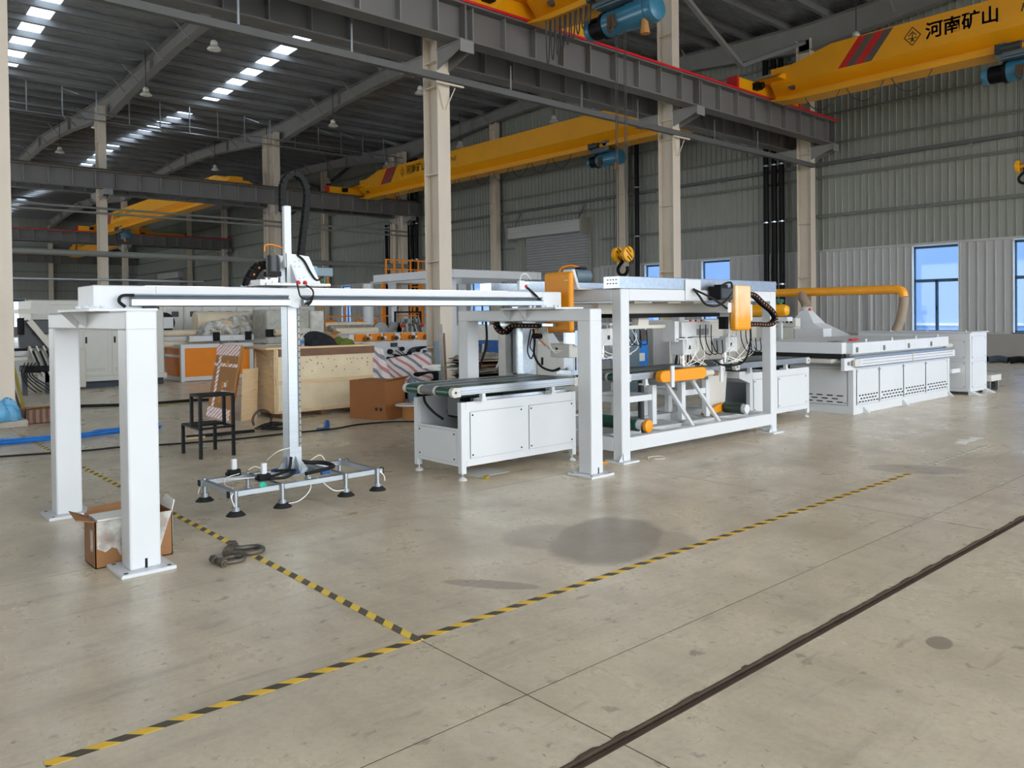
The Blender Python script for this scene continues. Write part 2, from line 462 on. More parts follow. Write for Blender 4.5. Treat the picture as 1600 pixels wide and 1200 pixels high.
# ---- right wall (X = 27.2)
wr = structure('wall_right')
WIN = [(-8.2, -6.8), (-5.3, -3.9), (6.5, 7.93), (9.42, 10.85), (17.69, 19.05), (20.55, 21.97), (32.4, 33.95), (36.8, 38.1), (43.9, 45.0), (46.7, 47.95), (52.5, 53.9), (56, 57.4)]
DOORS = [(-1.5, 5.7), (25.1, 29.55)]
Z0, Z1, Z2 = .9, 3.74, 12.75
b = B(wr)
e = [YF]
for a, c in sorted(DOORS): e += [a, c]
e.append(YB)
for i in range(0, len(e), 2): b.box(XW-.02, XW+.24, e[i], e[i+1], 0, Z0)
b.build('wall_base', 'wall_plinth')
def rib_panel(root, name, m, y0, w, z0, z1, n, depth=.036, axis='y', at=XW, sgn=-1, first=None):
    """one roll-formed sheet with n raised ribs"""
    prof = []
    p = w/n
    for k in range(n):
        y = k*p
        prof += [(y+.0, 0), (y+p*.8, 0), (y+p*.84, depth), (y+p*.96, depth), (y+p, 0)]
    vs, fs = [], []
    for z in (z0, z1):
        for u, d in prof: vs.append((at+sgn*d, y0+u, z) if axis == 'y' else (y0+u, at+sgn*d, z))
    k = len(prof)
    fs = [(i, i+1, i+1+k, i+k) for i in range(k-1)]
    return B(root).add(vs, fs).build(name, m)
def panel_row(root, name, m, y0, y1, z0, z1, wn=.94, pitch=.235, axis='y', at=XW, sgn=-1, depth=.036):
    n = max(1, round((y1-y0)/wn)); w = (y1-y0)/n
    first = rib_panel(root, name, m, y0, w, z0, z1, max(1, round(w/pitch)), depth, axis, at, sgn)
    for k in range(1, n): inst(first, root, (0, k*w, 0) if axis == 'y' else (k*w, 0, 0))
edges = sorted([(a, c) for a, c in WIN]+DOORS)
y = YF
for a, c in edges+[(YB, YB)]:
    if a-y > .15: panel_row(wr, 'lower_wall_panel', 'wall_white', y, a, Z0, Z1)
    y = c
panel_row(wr, 'upper_wall_panel', 'wall_grey', YF, 24.4, Z1, Z2)
panel_row(wr, 'upper_wall_panel', 'wall_grey', 24.4, 30.3, 5.6, Z2)
panel_row(wr, 'upper_wall_panel', 'wall_grey', 30.3, YB, Z1, Z2)
for a, c in ((24.4, 25.1), (29.55, 30.3)): panel_row(wr, 'upper_wall_panel', 'wall_grey', a, c, Z1, 5.6)
panel_row(wr, 'upper_wall_panel', 'wall_grey', -1.5, 5.7, Z1, Z1+.7)
b = B(wr); b.box(XW-.05, XW+.02, YF, 24.5, Z1-.02, Z1+.05); b.box(XW-.05, XW+.02, 30.2, YB, Z1-.02, Z1+.05); b.build('panel_flashing', 'wall_white')
b = B(wr); b.box(XW-.06, XW+.1, 5.8, 24.5, Z0-.05, Z0); b.box(XW-.06, XW+.1, 29.6, YB, Z0-.05, Z0); b.build('base_flashing', 'wall_white')
for z in (4.98, 6.34, 7.48, 8.52, 9.6, 10.7):
    for y0, y1 in ((YF, 24.4), (24.4, 30.3), (30.3, YB)):
        if z < 5.5 and y0 == 24.4: continue
        b = B(wr); b.box(XW-.2, XW-.03, y0, y1, z-.01, z+.01); b.box(XW-.2, XW-.18, y0, y1, z-.05, z); b.box(XW-.05, XW-.03, y0, y1, z-.01, z+.07)
        b.build('wall_girt', 'girt_paint')
# ---- windows with dark blue frames and panes
for i, (a, c) in enumerate(WIN):
    w = structure('window_%d' % (i+1))
    xg = XW+.1
    b = B(w); zs = 2.56; ym = a+(c-a)*.5
    for q in ((a, a+.06), (c-.06, c)): b.box(xg, xg+.07, q[0], q[1], Z0, Z1-.06)
    b.box(xg, xg+.07, a, c, Z0, Z0+.06); b.box(xg, xg+.07, a, c, Z1-.13, Z1-.06); b.box(xg, xg+.07, a, c, zs-.05, zs+.05); b.box(xg, xg+.07, ym-.04, ym+.04, Z0, zs)
    b.build('window_frame', 'window_frame')
    b = B(w); b.box(XW-.04, xg+.02, c-.02, c+.0, Z0, Z1-.04); b.box(XW-.04, xg+.02, a, a+.02, Z0, Z1-.04); b.box(XW-.04, xg, a, c, Z1-.06, Z1-.03); b.box(XW-.06, xg, a-.03, c+.03, Z0-.03, Z0+.004)
    b.build('window_reveal', 'window_reveal')
    for (p, q, z0, z1) in ((a+.06, c-.06, zs+.05, Z1-.13), (a+.06, ym-.04, Z0+.06, zs-.05), (ym+.04, c-.06, Z0+.06, zs-.05)):
        b = B(w); b.box(xg+.03, xg+.036, p, q, z0, z1); b.build('window_pane', 'window_glass')
    b = B(w); b.box(xg-.03, xg, ym-.012, ym+.012, 1.62, 1.74); b.build('window_handle', 'black_plastic')
# ---- doors
d = structure('door_1')                           # unseen goods door inferred from the bright floor edge, widened to brighten it
b = B(d); b.box(XW-.1, XW+.12, -1.6, -1.5, 0, 4.5); b.box(XW-.1, XW+.12, 5.7, 5.8, 0, 4.5); b.box(XW-.3, XW+.1, -1.7, 5.9, 4.4, 4.9); b.build('door_frame', 'shutter')
d = structure('door_2')                           # the closed roller shutter
b = B(d); b.box(XW-.12, XW+.02, 24.98, 25.12, 0, 5.6); b.box(XW-.12, XW+.02, 29.5, 29.64, 0, 5.6); b.build('guide_rail', 'shutter')
sl = None
for k in range(42):
    if sl is None:
        b = B(d); b.prism([(XW-.02, 25.1, 0), (XW-.055, 25.1, .03), (XW-.055, 25.1, .1), (XW-.02, 25.1, .128)], (0, 4.42, 0)); sl = b.build('shutter_slat', 'shutter')
    else: inst(sl, d, (0, 0, k*.131))
b = B(d); b.box(XW-.62, XW-.03, 25.2, 30.2, 5.42, 5.98)
for k in range(3): b.box(XW-.635, XW-.6, 25.2, 30.2, 5.5+k*.17, 5.53+k*.17)
b.build('shutter_box', 'wall_white', bevel=.01)
b = B(d); b.box(XW-.66, XW-.02, 25.1, 25.2, 5.3, 6.05); b.box(XW-.66, XW-.02, 30.2, 30.3, 5.3, 6.05); b.build('shutter_bracket', 'shutter')
b = B(d); b.bar((XW-.5, 25.4, 6.0), (XW-.05, 25.4, 6.7), .04, .04); b.bar((XW-.5, 29.8, 6.0), (XW-.05, 29.8, 6.7), .04, .04); b.bar((XW-.1, 25.0, 6.45), (XW-.1, 30.2, 6.3), .06, .04); b.build('hanger_strut', 'steel_dull')

# ---- back wall (Y = 92), left wall
wb = structure('wall_back')
b = B(wb); b.box(XL, XW, YB, YB+.2, 0, Z0); b.build('wall_base', 'wall_plinth')
panel_row(wb, 'lower_wall_panel', 'wall_white', XL, 14.6, Z0, Z1, 3.2, .4, 'x', YB)
panel_row(wb, 'lower_wall_panel', 'wall_white', 16.6, XW, Z0, Z1, 3.2, .4, 'x', YB)
panel_row(wb, 'upper_wall_panel', 'wall_grey', XL, XW, Z1, Z2, 2.4, .3, 'x', YB, -1, .04)
for z in (4.6, 5.6, 6.5, 9.0, 10.4):
    b = B(wb); b.box(XL, XW, YB-.24, YB-.04, z-.06, z+.06); b.build('wall_girt', 'purlin')
w = structure('window_13')
b = B(w); b.box(14.6, 16.6, YB+.05, YB+.1, 3.5, Z1); b.box(14.6, 16.6, YB+.05, YB+.1, Z0, Z0+.1); b.box(15.57, 15.63, YB+.05, YB+.1, Z0, Z1); b.build('window_frame', 'window_frame')
for k in (0, 1):
    b = B(w); b.box(14.6+k*1.03, 15.57+k*1.03, YB+.06, YB+.07, Z0+.1, 3.5); b.build('window_pane', 'window_glass')
d = structure('door_3')                           # a small shutter far back
b = B(d); b.box(XW-.6, XW-.05, 77.5, 83.5, 5.55, 6.1); b.build('shutter_box', 'wall_white')
b = B(d)
for k in range(22): b.box(XW-.28, XW-.24+.03*(k % 2), 78, 83, k*.25, k*.25+.24)
b.build('shutter_curtain', 'shutter', kind='stuff')
wl = structure('wall_left')                       # never in the photograph: plain sheeting with three openings added to brighten the far hall
LD = [(YF, 6), (18, 34), (44, 60), (70, 86)]
y = YF
for a, c in LD[1:]+[(YB, YB)]:
    b = B(wl); b.box(XL-.2, XL, y, a, 0, Z0); b.build('wall_base', 'wall_plinth')
    panel_row(wl, 'lower_wall_panel', 'wall_white', y, a, Z0, 5.2, 7, .5, 'y', XL, 1); y = c
panel_row(wl, 'upper_wall_panel', 'wall_grey', YF, YB, 5.2, Z2, 7, .5, 'y', XL, 1)

# ---- neighbouring building and yard seen through the windows
nb = thing('warehouse', 'pale blue metal-clad warehouse standing across the yard outside the windows', 'building', (36, 30, -.2))
b = B(nb); b.box(36, 48, -25, 95, -.2, 16); b.build('cladding', 'outside_wall')
b = B(nb); b.box(35.93, 36, -25, 95, .55, .75); b.box(35.93, 36, -25, 95, .95, 1.05); b.build('white_band', 'outside_band')
yd = structure('floor_yard')
b = B(yd); b.box(XW+.35, 80, -40, 120, -.5, -.2); b.build('yard_paving', 'outside_ground')
b = B(yd); b.box(-60, XW+.35, -60, YF-.02, -.4, -.05); b.build('apron_paving', 'concrete')

# ---- roof: sheets in half-bay slopes with skylight strips, purlins on rafters
roof = structure('ceiling')
VAL = [YF-1.2, 14.25, 39.2, 66.5, 93]
ZE, ZR = 11.95, 12.5
def roof_z(y):
    for i in range(4):
        if VAL[i] <= y <= VAL[i+1]:
            t = (y-VAL[i])/(VAL[i+1]-VAL[i]); return ZE+(ZR-ZE)*(1-abs(2*t-1))
    return ZE
SKY = [(-2.3, -1.6), (5.98, 6.72), (14.28, 15.0)]
for i in range(4):
    mid = (VAL[i]+VAL[i+1])/2
    for y0, y1 in ((VAL[i], mid), (mid, VAL[i+1])):
        s0, s1 = (y0+1.2, y1-.8) if y0 == VAL[i] else (y0+.8, y1-1.2)
        xe = [XL-.3]
        for a, c in SKY: xe += [a, c]
        xe.append(XW+.4)
        for k in range(0, len(xe), 2):
            b = B(roof); b.prism([(xe[k], y0, roof_z(y0)), (xe[k], y1, roof_z(y1)), (xe[k], y1, roof_z(y1)+.06), (xe[k], y0, roof_z(y0)+.06)], (xe[k+1]-xe[k], 0, 0)); b.build('roof_sheet', 'roof_sheet')
        for a, c in SKY:
            n = round((s1-s0)/1.56); w = (s1-s0)/n
            for (p, q) in ((y0, s0), (s1, y1)):
                b = B(roof); b.prism([(a, p, roof_z(p)), (a, q, roof_z(q)), (a, q, roof_z(q)+.06), (a, p, roof_z(p)+.06)], (c-a, 0, 0)); b.build('roof_sheet', 'roof_sheet')
            for k in range(n):
                p, q = s0+k*w, s0+(k+1)*w
                b = B(roof); b.prism([(a, p, roof_z(p)), (a, q, roof_z(q)), (a, q, roof_z(q)+.02), (a, p, roof_z(p)+.02)], (c-a, 0, 0)); b.build('skylight_panel', 'skylight_sheet')
y = VAL[0]+.6
while y < 92:
    z = roof_z(y)
    b = B(roof); b.box(XL, XW, y-.04, y+.04, z-.24, z-.0); b.box(XL, XW, y-.04, y+.1, z-.245, z-.23); b.build('purlin', 'purlin'); y += 1.56
# rafters: tapered plate girders with haunches, one per bay and column line
def rafter(x, i):
    y0, y1 = VAL[i], VAL[i+1]; L = y1-y0
    st = [(0, 10.78), (.05, 10.9), (.13, 11.1), (.25, 11.4), (.36, 11.58), (.5, 11.66), (.64, 11.58), (.75, 11.4), (.87, 11.1), (.95, 10.9), (1, 10.78)]
    lo = [(y0+f*L, z) for f, z in st]; hi = [(p, roof_z(p)-.26) for p in [y0, (y0+y1)/2, y1]]
    b = B(roof); b.prism([(x-.012, p, z) for p, z in lo]+[(x-.012, p, z) for p, z in hi[::-1]], (.024, 0, 0)); t = b.build('rafter', 'rafter_grey')
    b = B(roof)
    for (p, z), (q, w) in zip(lo, lo[1:]): b.prism([(x-.16, p, z-.02), (x-.16, q, w-.02), (x-.16, q, w), (x-.16, p, z)], (.32, 0, 0))
    b.build('bottom_flange', 'rafter_grey', t)
    b = B(roof)
    for (p, z), (q, w) in zip(hi, hi[1:]): b.prism([(x-.16, p, z-.005), (x-.16, q, w-.005), (x-.16, q, w+.015), (x-.16, p, z+.015)], (.32, 0, 0))
    b.build('top_flange', 'rafter_grey', t)
    for f in (.25, .75, .5):
        p = y0+f*L; z = [zz for ff, zz in st if ff == f][0]; B(roof).box(x-.15, x+.15, p-.015, p+.015, z, roof_z(p)-.26).build('splice_plate', 'rafter_grey', t)
    for f in (.12, .19, .31, .42, .58, .69, .81, .88):           # knee struts down from the purlins
        p = y0+f*L; z = roof_z(p)-.3
        B(roof).bar((x-.75, p, z+.05), (x-.14, p, z-.6+.15*abs(f-.5)), .05, .05).build('knee_strut', 'rafter_grey', t)
for i in range(4):
    for x in COLX: rafter(x, i)

# ---- columns: welded H sections with stiffeners and crane corbels
def column(x, y, lab, z1=11.2, depth=.5, fw=.33, corbel=True, wide=False):
    t = thing('steel_column', lab, 'column', (x, y, 0))
    for s in (-1, 1):
        b = B(t); b.box(x-fw/2, x+fw/2, y+s*depth/2-.012, y+s*depth/2+.012, 0, z1); b.build('flange', 'column_paint')
    b = B(t); b.box(x-.012, x+.012, y-depth/2, y+depth/2, 0, z1); b.build('web', 'column_paint')
    z = 1.1 if not corbel else .9
    while z < z1:
        b = B(t); b.box(x-fw/2+.01, x+fw/2-.01, y-depth/2, y+depth/2, z-.01, z+.01); b.build('stiffener', 'column_paint'); z += (1.9 if z < 6 or z > 7.2 else .55)
    if corbel:
        for s in (-1, 1):
            q = y+s*depth/2
            b = B(t); b.prism([(x-.16, q, 7.36), (x-.16, q+s*.85, 7.36), (x-.16, q+s*.85, 7.2), (x-.16, q, 6.92)], (.02, 0, 0)); b.prism([(x+.14, q, 7.36), (x+.14, q+s*.85, 7.36), (x+.14, q+s*.85, 7.2), (x+.14, q, 6.92)], (.02, 0, 0))
            b.box(x-.18, x+.18, q, q+s*.85, 7.34, 7.37); b.box(x-.18, x+.18, q+s*.83, q+s*.86, 7.12, 7.37); b.build('corbel', 'rafter_grey')
    b = B(t); b.box(x-.3, x+.3, y-depth/2-.1, y+depth/2+.1, 0, .03); b.build('base_plate', 'column_paint')
cl = {14.25: 'in the front row', 39.2: 'in the middle row', 66.5: 'in the third row'}
where = ('standing on a low concrete plinth at the far left, %s', 'beige steel column second from the left %s', 'beige steel column third from the left %s', 'beige steel column against the right wall %s')
LC = {(14.25, 0): 'beige steel column on a concrete plinth beside the blue bag',
      (14.25, 1): 'tall beige steel column behind the white loading beam and leaning plates',
      (14.25, 2): 'tall beige steel column between the roller shutter and the front crane hook',
      (14.25, 3): 'beige steel column on the right wall beside black rainwater pipes and windows',
      (39.2, 0): 'beige steel column of the middle row hidden left of the frame', (39.2, 1): 'beige steel column rising behind the left portal of the white loading beam',
      (39.2, 2): 'beige steel column rising behind the grey motor of the loading carriage', (39.2, 3): 'beige steel column in the corner at the end of the middle crane beam',
      (66.5, 1): 'distant beige column of the third row nearest the left wall', (66.5, 2): 'distant beige column of the third row under the red-railed crane beam', (66.5, 3): 'distant beige column of the third row against the right wall'}
for (y, k), lab in LC.items():
    dx = -.36 if y == 39.2 else 0
    column(COLX[k]+dx, y, lab)
    if y == 39.2 and k in (2, 3):                                # the twin shaft beside it
        column(COLX[k]+dx, y+.85, 'twin beige shaft just behind the %s' % ('column by the grey carriage motor' if k == 2 else 'corner column of the middle row'), corbel=False)
column(18.8, 91.5, 'far distant beige column on the back wall', corbel=False)
column(10.5, 91.5, 'far distant beige column on the back wall hidden at the left', corbel=False)
for y, lab in ((22.85, 'slender beige wall column just right of the roller shutter'), (31.4, 'slender beige wall column left of the roller shutter'), (49.4, 'slender beige wall column between the middle and third rows'), (58, 'distant slender beige wall column left of the black energy chain'), (6.0, 'wall column on the right wall beyond the windows'), (75, 'farthest slender wall column on the right wall')):
    column(26.8, y, lab, corbel=False, depth=.42, fw=.3, z1=11.6)
pl = thing('concrete_plinth', 'low concrete plinth under the leftmost beige column', 'plinth', (2.0, 14.25, 0))
b = B(pl); b.box(1.4, 2.5, 13.8, 14.75, 0, .11); b.build('plinth_block', 'concrete', bevel=.015)

# ---- crane runway beams
def runway(y, lab, rail='rail_red', x0=-6.0, x1=26.9, st=.915, ph=.1):
    t = thing('runway_beam', lab, 'crane beam', (10, y, 7.4))
    b = B(t); b.box(x0, x1, y-.012, y+.012, 7.42, 8.12); b.build('web', 'beam_grey')
    b = B(t); b.box(x0, x1, y-.2, y+.2, 7.38, 7.42); b.build('bottom_flange', 'beam_grey')
    b = B(t); b.box(x0, x1, y-.24, y+.24, 8.12, 8.16); b.build('top_flange', 'beam_grey')
    b = B(t); b.box(x0, x1, y-.04, y+.04, 8.16, 8.28); b.build('crane_rail', 'dark_steel')
    if rail:
        b = B(t); b.box(x0, x1, y-.28, y-.24, 8.16, 8.215); b.build('conductor_rail', rail)
    first = None; x = x0+ph
    while x < x1:
        if first is None:
            b = B(t); b.box(x-.012, x+.012, y-.18, y+.18, 7.42, 8.12); first = b.build('stiffener', 'rafter_grey'); fx = x
        else: inst(first, t, (x-fx, 0, 0))
        x += st
    for k, xc in enumerate(COLX):
        if xc < x0: continue
        b = B(t); b.box(xc-.02, xc+.02, y-.22, y+.22, 7.38, 8.14)
        b.build('splice_plate', 'beam_grey')
runway(13.4, 'dark grey crane runway beam with bright red rail crossing the front of the picture', 'rail_red', ph=.26)
runway(15.0, 'dark grey crane runway beam just behind the red-railed one on the same columns', None)
runway(38.35, 'grey crane runway beam of the middle row facing the front', 'rust_brown')
runway(40.05, 'grey crane runway beam of the middle row on its rear side', None)
runway(65.65, 'distant grey runway beam with red rail in the third row', 'rail_red')
runway(67.35, 'distant grey runway beam behind the red-railed one in the third row', None)
runway(91.0, 'farthest grey runway beam along the back wall', None, st=1.5)

# ---- long pipes and cable trays
def pipe(name, lab, pts, r, m, cat='pipe', sq=False, hang=None):
    t = thing(name, lab, cat, pts[0])
    b = B(t)
    for p, q in zip(pts, pts[1:]):
        if sq: b.bar(p, q, r*2, r*2)
        else: b.cyl(p, q, r, 10)
    b.build('run', m, smooth=not sq)
    if hang:
        b = B(t)
        for h in hang: b.box(h[0]-.02, h[0]+.02, h[1]-.012, h[1]+.012, h[2], h[3]); b.box(h[0]-.06, h[0]+.06, h[1]-.06, h[1]+.06, h[2]-.02, h[2]+.02)
        b.build('hanger', 'galvanised')
    return t
pipe('square_conduit', 'dark square conduit hung below the front crane beam from column to column', [(-5, 13.92, 6.78), (26.6, 13.92, 6.72)], .07, 'conduit_grey', sq=True, hang=[(x, 13.92, 6.72, 7.4) for x in (5.9, 8.2, 12.4, 14.8, 17, 20.6, 23)])
for k, x in enumerate(COLX[1:3]):
    t = thing('conduit_bracket', 'pale angle bracket carrying the dark conduit at the %s' % ('second column' if k == 0 else 'third column'), 'bracket', (x, 13.9, 6.6))
    b = B(t); b.bar((x-.3, 13.86, 6.62), (x+.45, 13.86, 6.62), .05, .04); b.bar((x-.2, 13.9, 6.58), (x-.02, 13.97, 6.1), .02, .02); b.bar((x+.25, 13.9, 6.58), (x+.05, 13.97, 6.1), .02, .02); b.build('arm', 'column_paint')
pipe('square_conduit', 'dark square conduit along the right wall at the height of the lower girts', [(27.0, -8, 6.8), (27.0, 38, 6.8)], .06, 'conduit_grey', sq=True, hang=[(27.0, y, 6.7, 6.95) for y in (6, 9, 12, 18, 21, 24)])
pipe('steel_pipe', 'upper of two slim dark pipes along the middle column row', [(-5, 38.72, 6.62), (26.3, 38.72, 6.5)], .05, 'pipe_grey')
pipe('steel_pipe', 'lower of two slim dark pipes along the middle column row', [(-5, 38.72, 6.42), (26.3, 38.72, 6.26)], .05, 'pipe_grey')
pipe('ventilation_pipe', 'thick grey pipe running behind the loading beam along the middle row', [(-5, 38.72, 4.56), (26.3, 38.72, 4.5)], .13, 'pipe_grey')
pipe('steel_pipe', 'thin pale pipe low along the middle row at the left', [(-5, 38.8, 3.4), (14.5, 38.8, 3.38)], .05, 'galvanised')
t = thing('cable_tray', 'twin-rail cable tray hung under the roof along the middle row', 'cable tray', (8, 38.6, 10.4))
for z in (10.42, 10.72):
    b = B(t); b.cyl((-8, 38.6, z), (26, 38.6, z), .035, 6); b.build('tray_rail', 'galvanised')
x = 3.1
while x < 26:
    b = B(t); b.cyl((x, 38.6, 10.42), (x, 38.6, 11.7), .03, 5); b.build('drop_rod', 'galvanised')
    if int(x) % 2 == 0:
        b = B(t); b.bar((x, 38.6, 10.42), (x, 38.1, 10.2), .03, .03); b.bar((x, 38.6, 11.6), (x+.5, 38.0, 11.3), .03, .03); b.build('cross_arm', 'galvanised')
    x += 1.35
# black rainwater pipes on the right wall
for grp, ysl, xx in (('beside the front-row wall column', (15.93, 15.6, 15.3), 26.86), ('left of the roller shutter', (22.1,), 26.88), ('right of the corner column', (39.5, 39.05, 38.6), 26.88), ('left of the corner column', (41.7, 41.3, 41.0), 26.8)):
    for k, y in enumerate(ysl):
        pos = ('first', 'second', 'third')[k]
        lab = '%s black rainwater pipe from the left, %s' % (pos, grp) if len(ysl) > 1 else 'single black rainwater pipe right of the closed roller shutter'
        t = pipe('rainwater_pipe', lab, [(xx, y, .0), (xx, y, 7.2 if xx < 26.85 else 11.5)], .1, 'black_paint')
        b = B(t)
        for z in (2.6, 4.9, 7.0): b.cyl((xx, y, z), (xx, y, z+.05), .115, 10)
        b.build('pipe_clamp', 'galvanised')
# roof bracing at the front right
t = thing('roof_brace', 'grey diagonal cross brace between the roof and the front crane', 'brace', (22, 14.25, 10))
for p, q in (((19.3, 14.25, 11.1), (22.6, 14.25, 9.5)), ((22.6, 14.25, 9.5), (26.6, 14.25, 11.1)), ((20.9, 14.25, 8.3), (26.6, 14.25, 10.3))):
    b = B(t); b.bar(p, q, .14, .12); b.build('brace_bar', 'rafter_grey')
t = thing('wall_brace', 'dark cross brace high on the wall above the left end of the middle crane', 'brace', (26.9, 49.8, 11))
for p, q in (((26.9, 54.5, 11.9), (26.9, 44.9, 9.0)), ((26.9, 54.5, 9.2), (26.9, 44.5, 11.9))):
    b = B(t); b.bar(p, q, .16, .12); b.build('brace_bar', 'dark_steel')

# ---- high bay lamps
lamp0 = None
rowname = {12.1: 'over the right-hand crane', 26.2: 'nearest of its row in the middle aisle', 33.2: 'second of its row in the middle aisle', 40.3: 'beside the middle column row', 47.4: 'beyond the middle column row', 75.0: 'far back under the rear aisle roof', 82.0: 'farthest back under the rear aisle roof'}
for x, nm in ((10.27, 'second'), (18.52, 'third'), (25.98, 'wall-side')):
    for y, rn in rowname.items():
        if (y == 12.1 and x < 20) or (y > 70 and x != 18.45): continue
        lab = 'white bell lamp on the %s frame, %s' % (nm, rn)
        if lamp0 is None:
            t = thing('high_bay_lamp', lab, 'lamp', (x, y, 10.45))
            b = B(t); b.lathe((x, y, 10.45), [(.22, 0), (.23, .02), (.19, .07), (.12, .14), (.11, .15)], 18); b.build('shade', 'lamp_shade', smooth=True)
            b = B(t); b.lathe((x, y, 10.6), [(.11, 0), (.12, .05), (.1, .13), (.05, .17)], 14); b.build('housing', 'lamp_shade', smooth=True)
            b = B(t); b.lathe((x, y, 10.44), [(.18, 0), (.2, .012)], 18); b.build('diffuser', 'paper_white')
            b = B(t); b.cyl((x, y, 10.75), (x, y, 12.4), .018, 6); b.build('suspension_rod', 'dark_steel')
            lamp0 = t
        else: dup(lamp0, (x, y, 10.45), lab)

# ================================================================== OVERHEAD CRANES
def hoist(t, x, y, z, L, root_m='motor_blue', open_drum=False):
    """electric wire-rope hoist under a girder, axis along Y; y = motor end (towards +Y)"""
    h = B(t).cyl((x, y-.62*L, z), (x, y-.3*L, z), .25, 20).build('hoist_drum', root_m, smooth=True)
    if open_drum:
        b = B(t); b.cyl((x, y-.72*L, z), (x, y-.2*L, z), .19, 16); b.build('rope_drum', 'wood_brown', h, smooth=True)
    b = B(t); b.cyl((x, y-.3*L, z), (x, y-.26*L, z), .27, 20); b.build('drum_flange', 'black_paint', h)
    b = B(t); b.cyl((x, y-.26*L, z), (x, y-.09*L, z), .2, 18)
    for i in range(16):
        a = i*PI/8; b.cbox((x+.21*math.cos(a), y-.175*L, z+.21*math.sin(a)), (.012, .15*L, .04), (0, -a, 0))
    b.build('motor_fins', 'black_paint', h)
    b = B(t); b.lathe((x, y, z), [(.2, -.09*L), (.22, -.06*L), (.2, -.02*L), (.1, 0)], 18, 'y'); b.build('motor_cap', root_m, h, smooth=True)
    b = B(t); b.cyl((x, y-.88*L, z), (x, y-.62*L, z), .27, 20); b.build('gear_case', root_m, h, smooth=True)
    b = B(t); b.lathe((x, y-.88*L, z), [(.26, 0), (.28, -.03*L), (.24, -.1*L), (.1, -.12*L)], 20, 'y'); b.build('brake_cover', root_m, h, smooth=True)
    b = B(t)
    for s in (-1, 1):
        b.box(x+s*.3, x+s*.28, y-.75*L, y-.2*L, z+.3, z+.62)
        for q in (-.65, -.3): b.cyl((x+s*.2, y+q*L, z+.55), (x+s*.36, y+q*L, z+.55), .11, 14)
    b.box(x-.3, x+.3, y-.7*L, y-.25*L, z+.26, z+.32)
    b.build('trolley', 'servo_slate')
    b = B(t); b.cyl((x-.42, y-.28*L, z+.5), (x-.42, y-.5*L, z+.5), .1, 12); b.box(x-.5, x-.34, y-.28*L, y-.22*L, z+.38, z+.6); b.build('travel_motor', 'motor_grey')
    b = B(t); b.lathe((x-.12, y-.86*L, z-.48), [(.1, 0), (.06, .3)], 10); b.build('weight_limiter', 'cardboard')
    b = B(t); b.box(x-.3, x-.22, y-.52*L, y-.42*L, z-.2, z+.06); b.tube([(x-.29, y-.5*L, z), (x-.31, y-.5*L, z-.24), (x-.29, y-.46*L, z-.3), (x-.29, y-.43*L, z-.2), (x-.29, y-.43*L, z)], .02, 6)
    b.build('rope_guide', 'rust_brown')
    return h
def hook_block(t, x, y, z, zt, label=None, spread=.13, flip=1):
    for dy in (-spread-.02, -spread+.03, spread-.03, spread+.02):
        b = B(t); b.cyl((x, y+dy, z+.1), (x, y+dy*.9, zt), .009, 5); b.build('wire_rope', 'dark_steel')
    h = B(t)
    h.cyl((x, y-.1, z), (x, y+.1, z), .05, 10); hb = h.build('hook_block', 'crane_yellow')
    for s in (-1, 1):
        b = B(t); b.lathe((x, y+s*spread, z), [(.13, -.05), (.155, -.04), (.155, .04), (.13, .05)], 20, 'y'); b.build('sheave_guard', 'crane_yellow', hb, smooth=True)
        for k in (-.09, 0, .09):
            b = B(t); b.cbox((x-.0, y+s*(spread+.0), z+k), (.24-abs(k), .104, .022), (0, .7, 0)); b.build('warning_stripe', 'black_paint', hb)
    pts = [(0, -.02), (.0, -.14), (-.06*flip, -.2), (-.12*flip, -.28), (-.1*flip, -.37), (-.02*flip, -.42), (.08*flip, -.4), (.13*flip, -.32), (.12*flip, -.25)]
    b = B(t); b.tube([(x, y-u, z+v) for u, v in pts], .035, 8); b.build('hook', 'black_paint', hb, smooth=True)
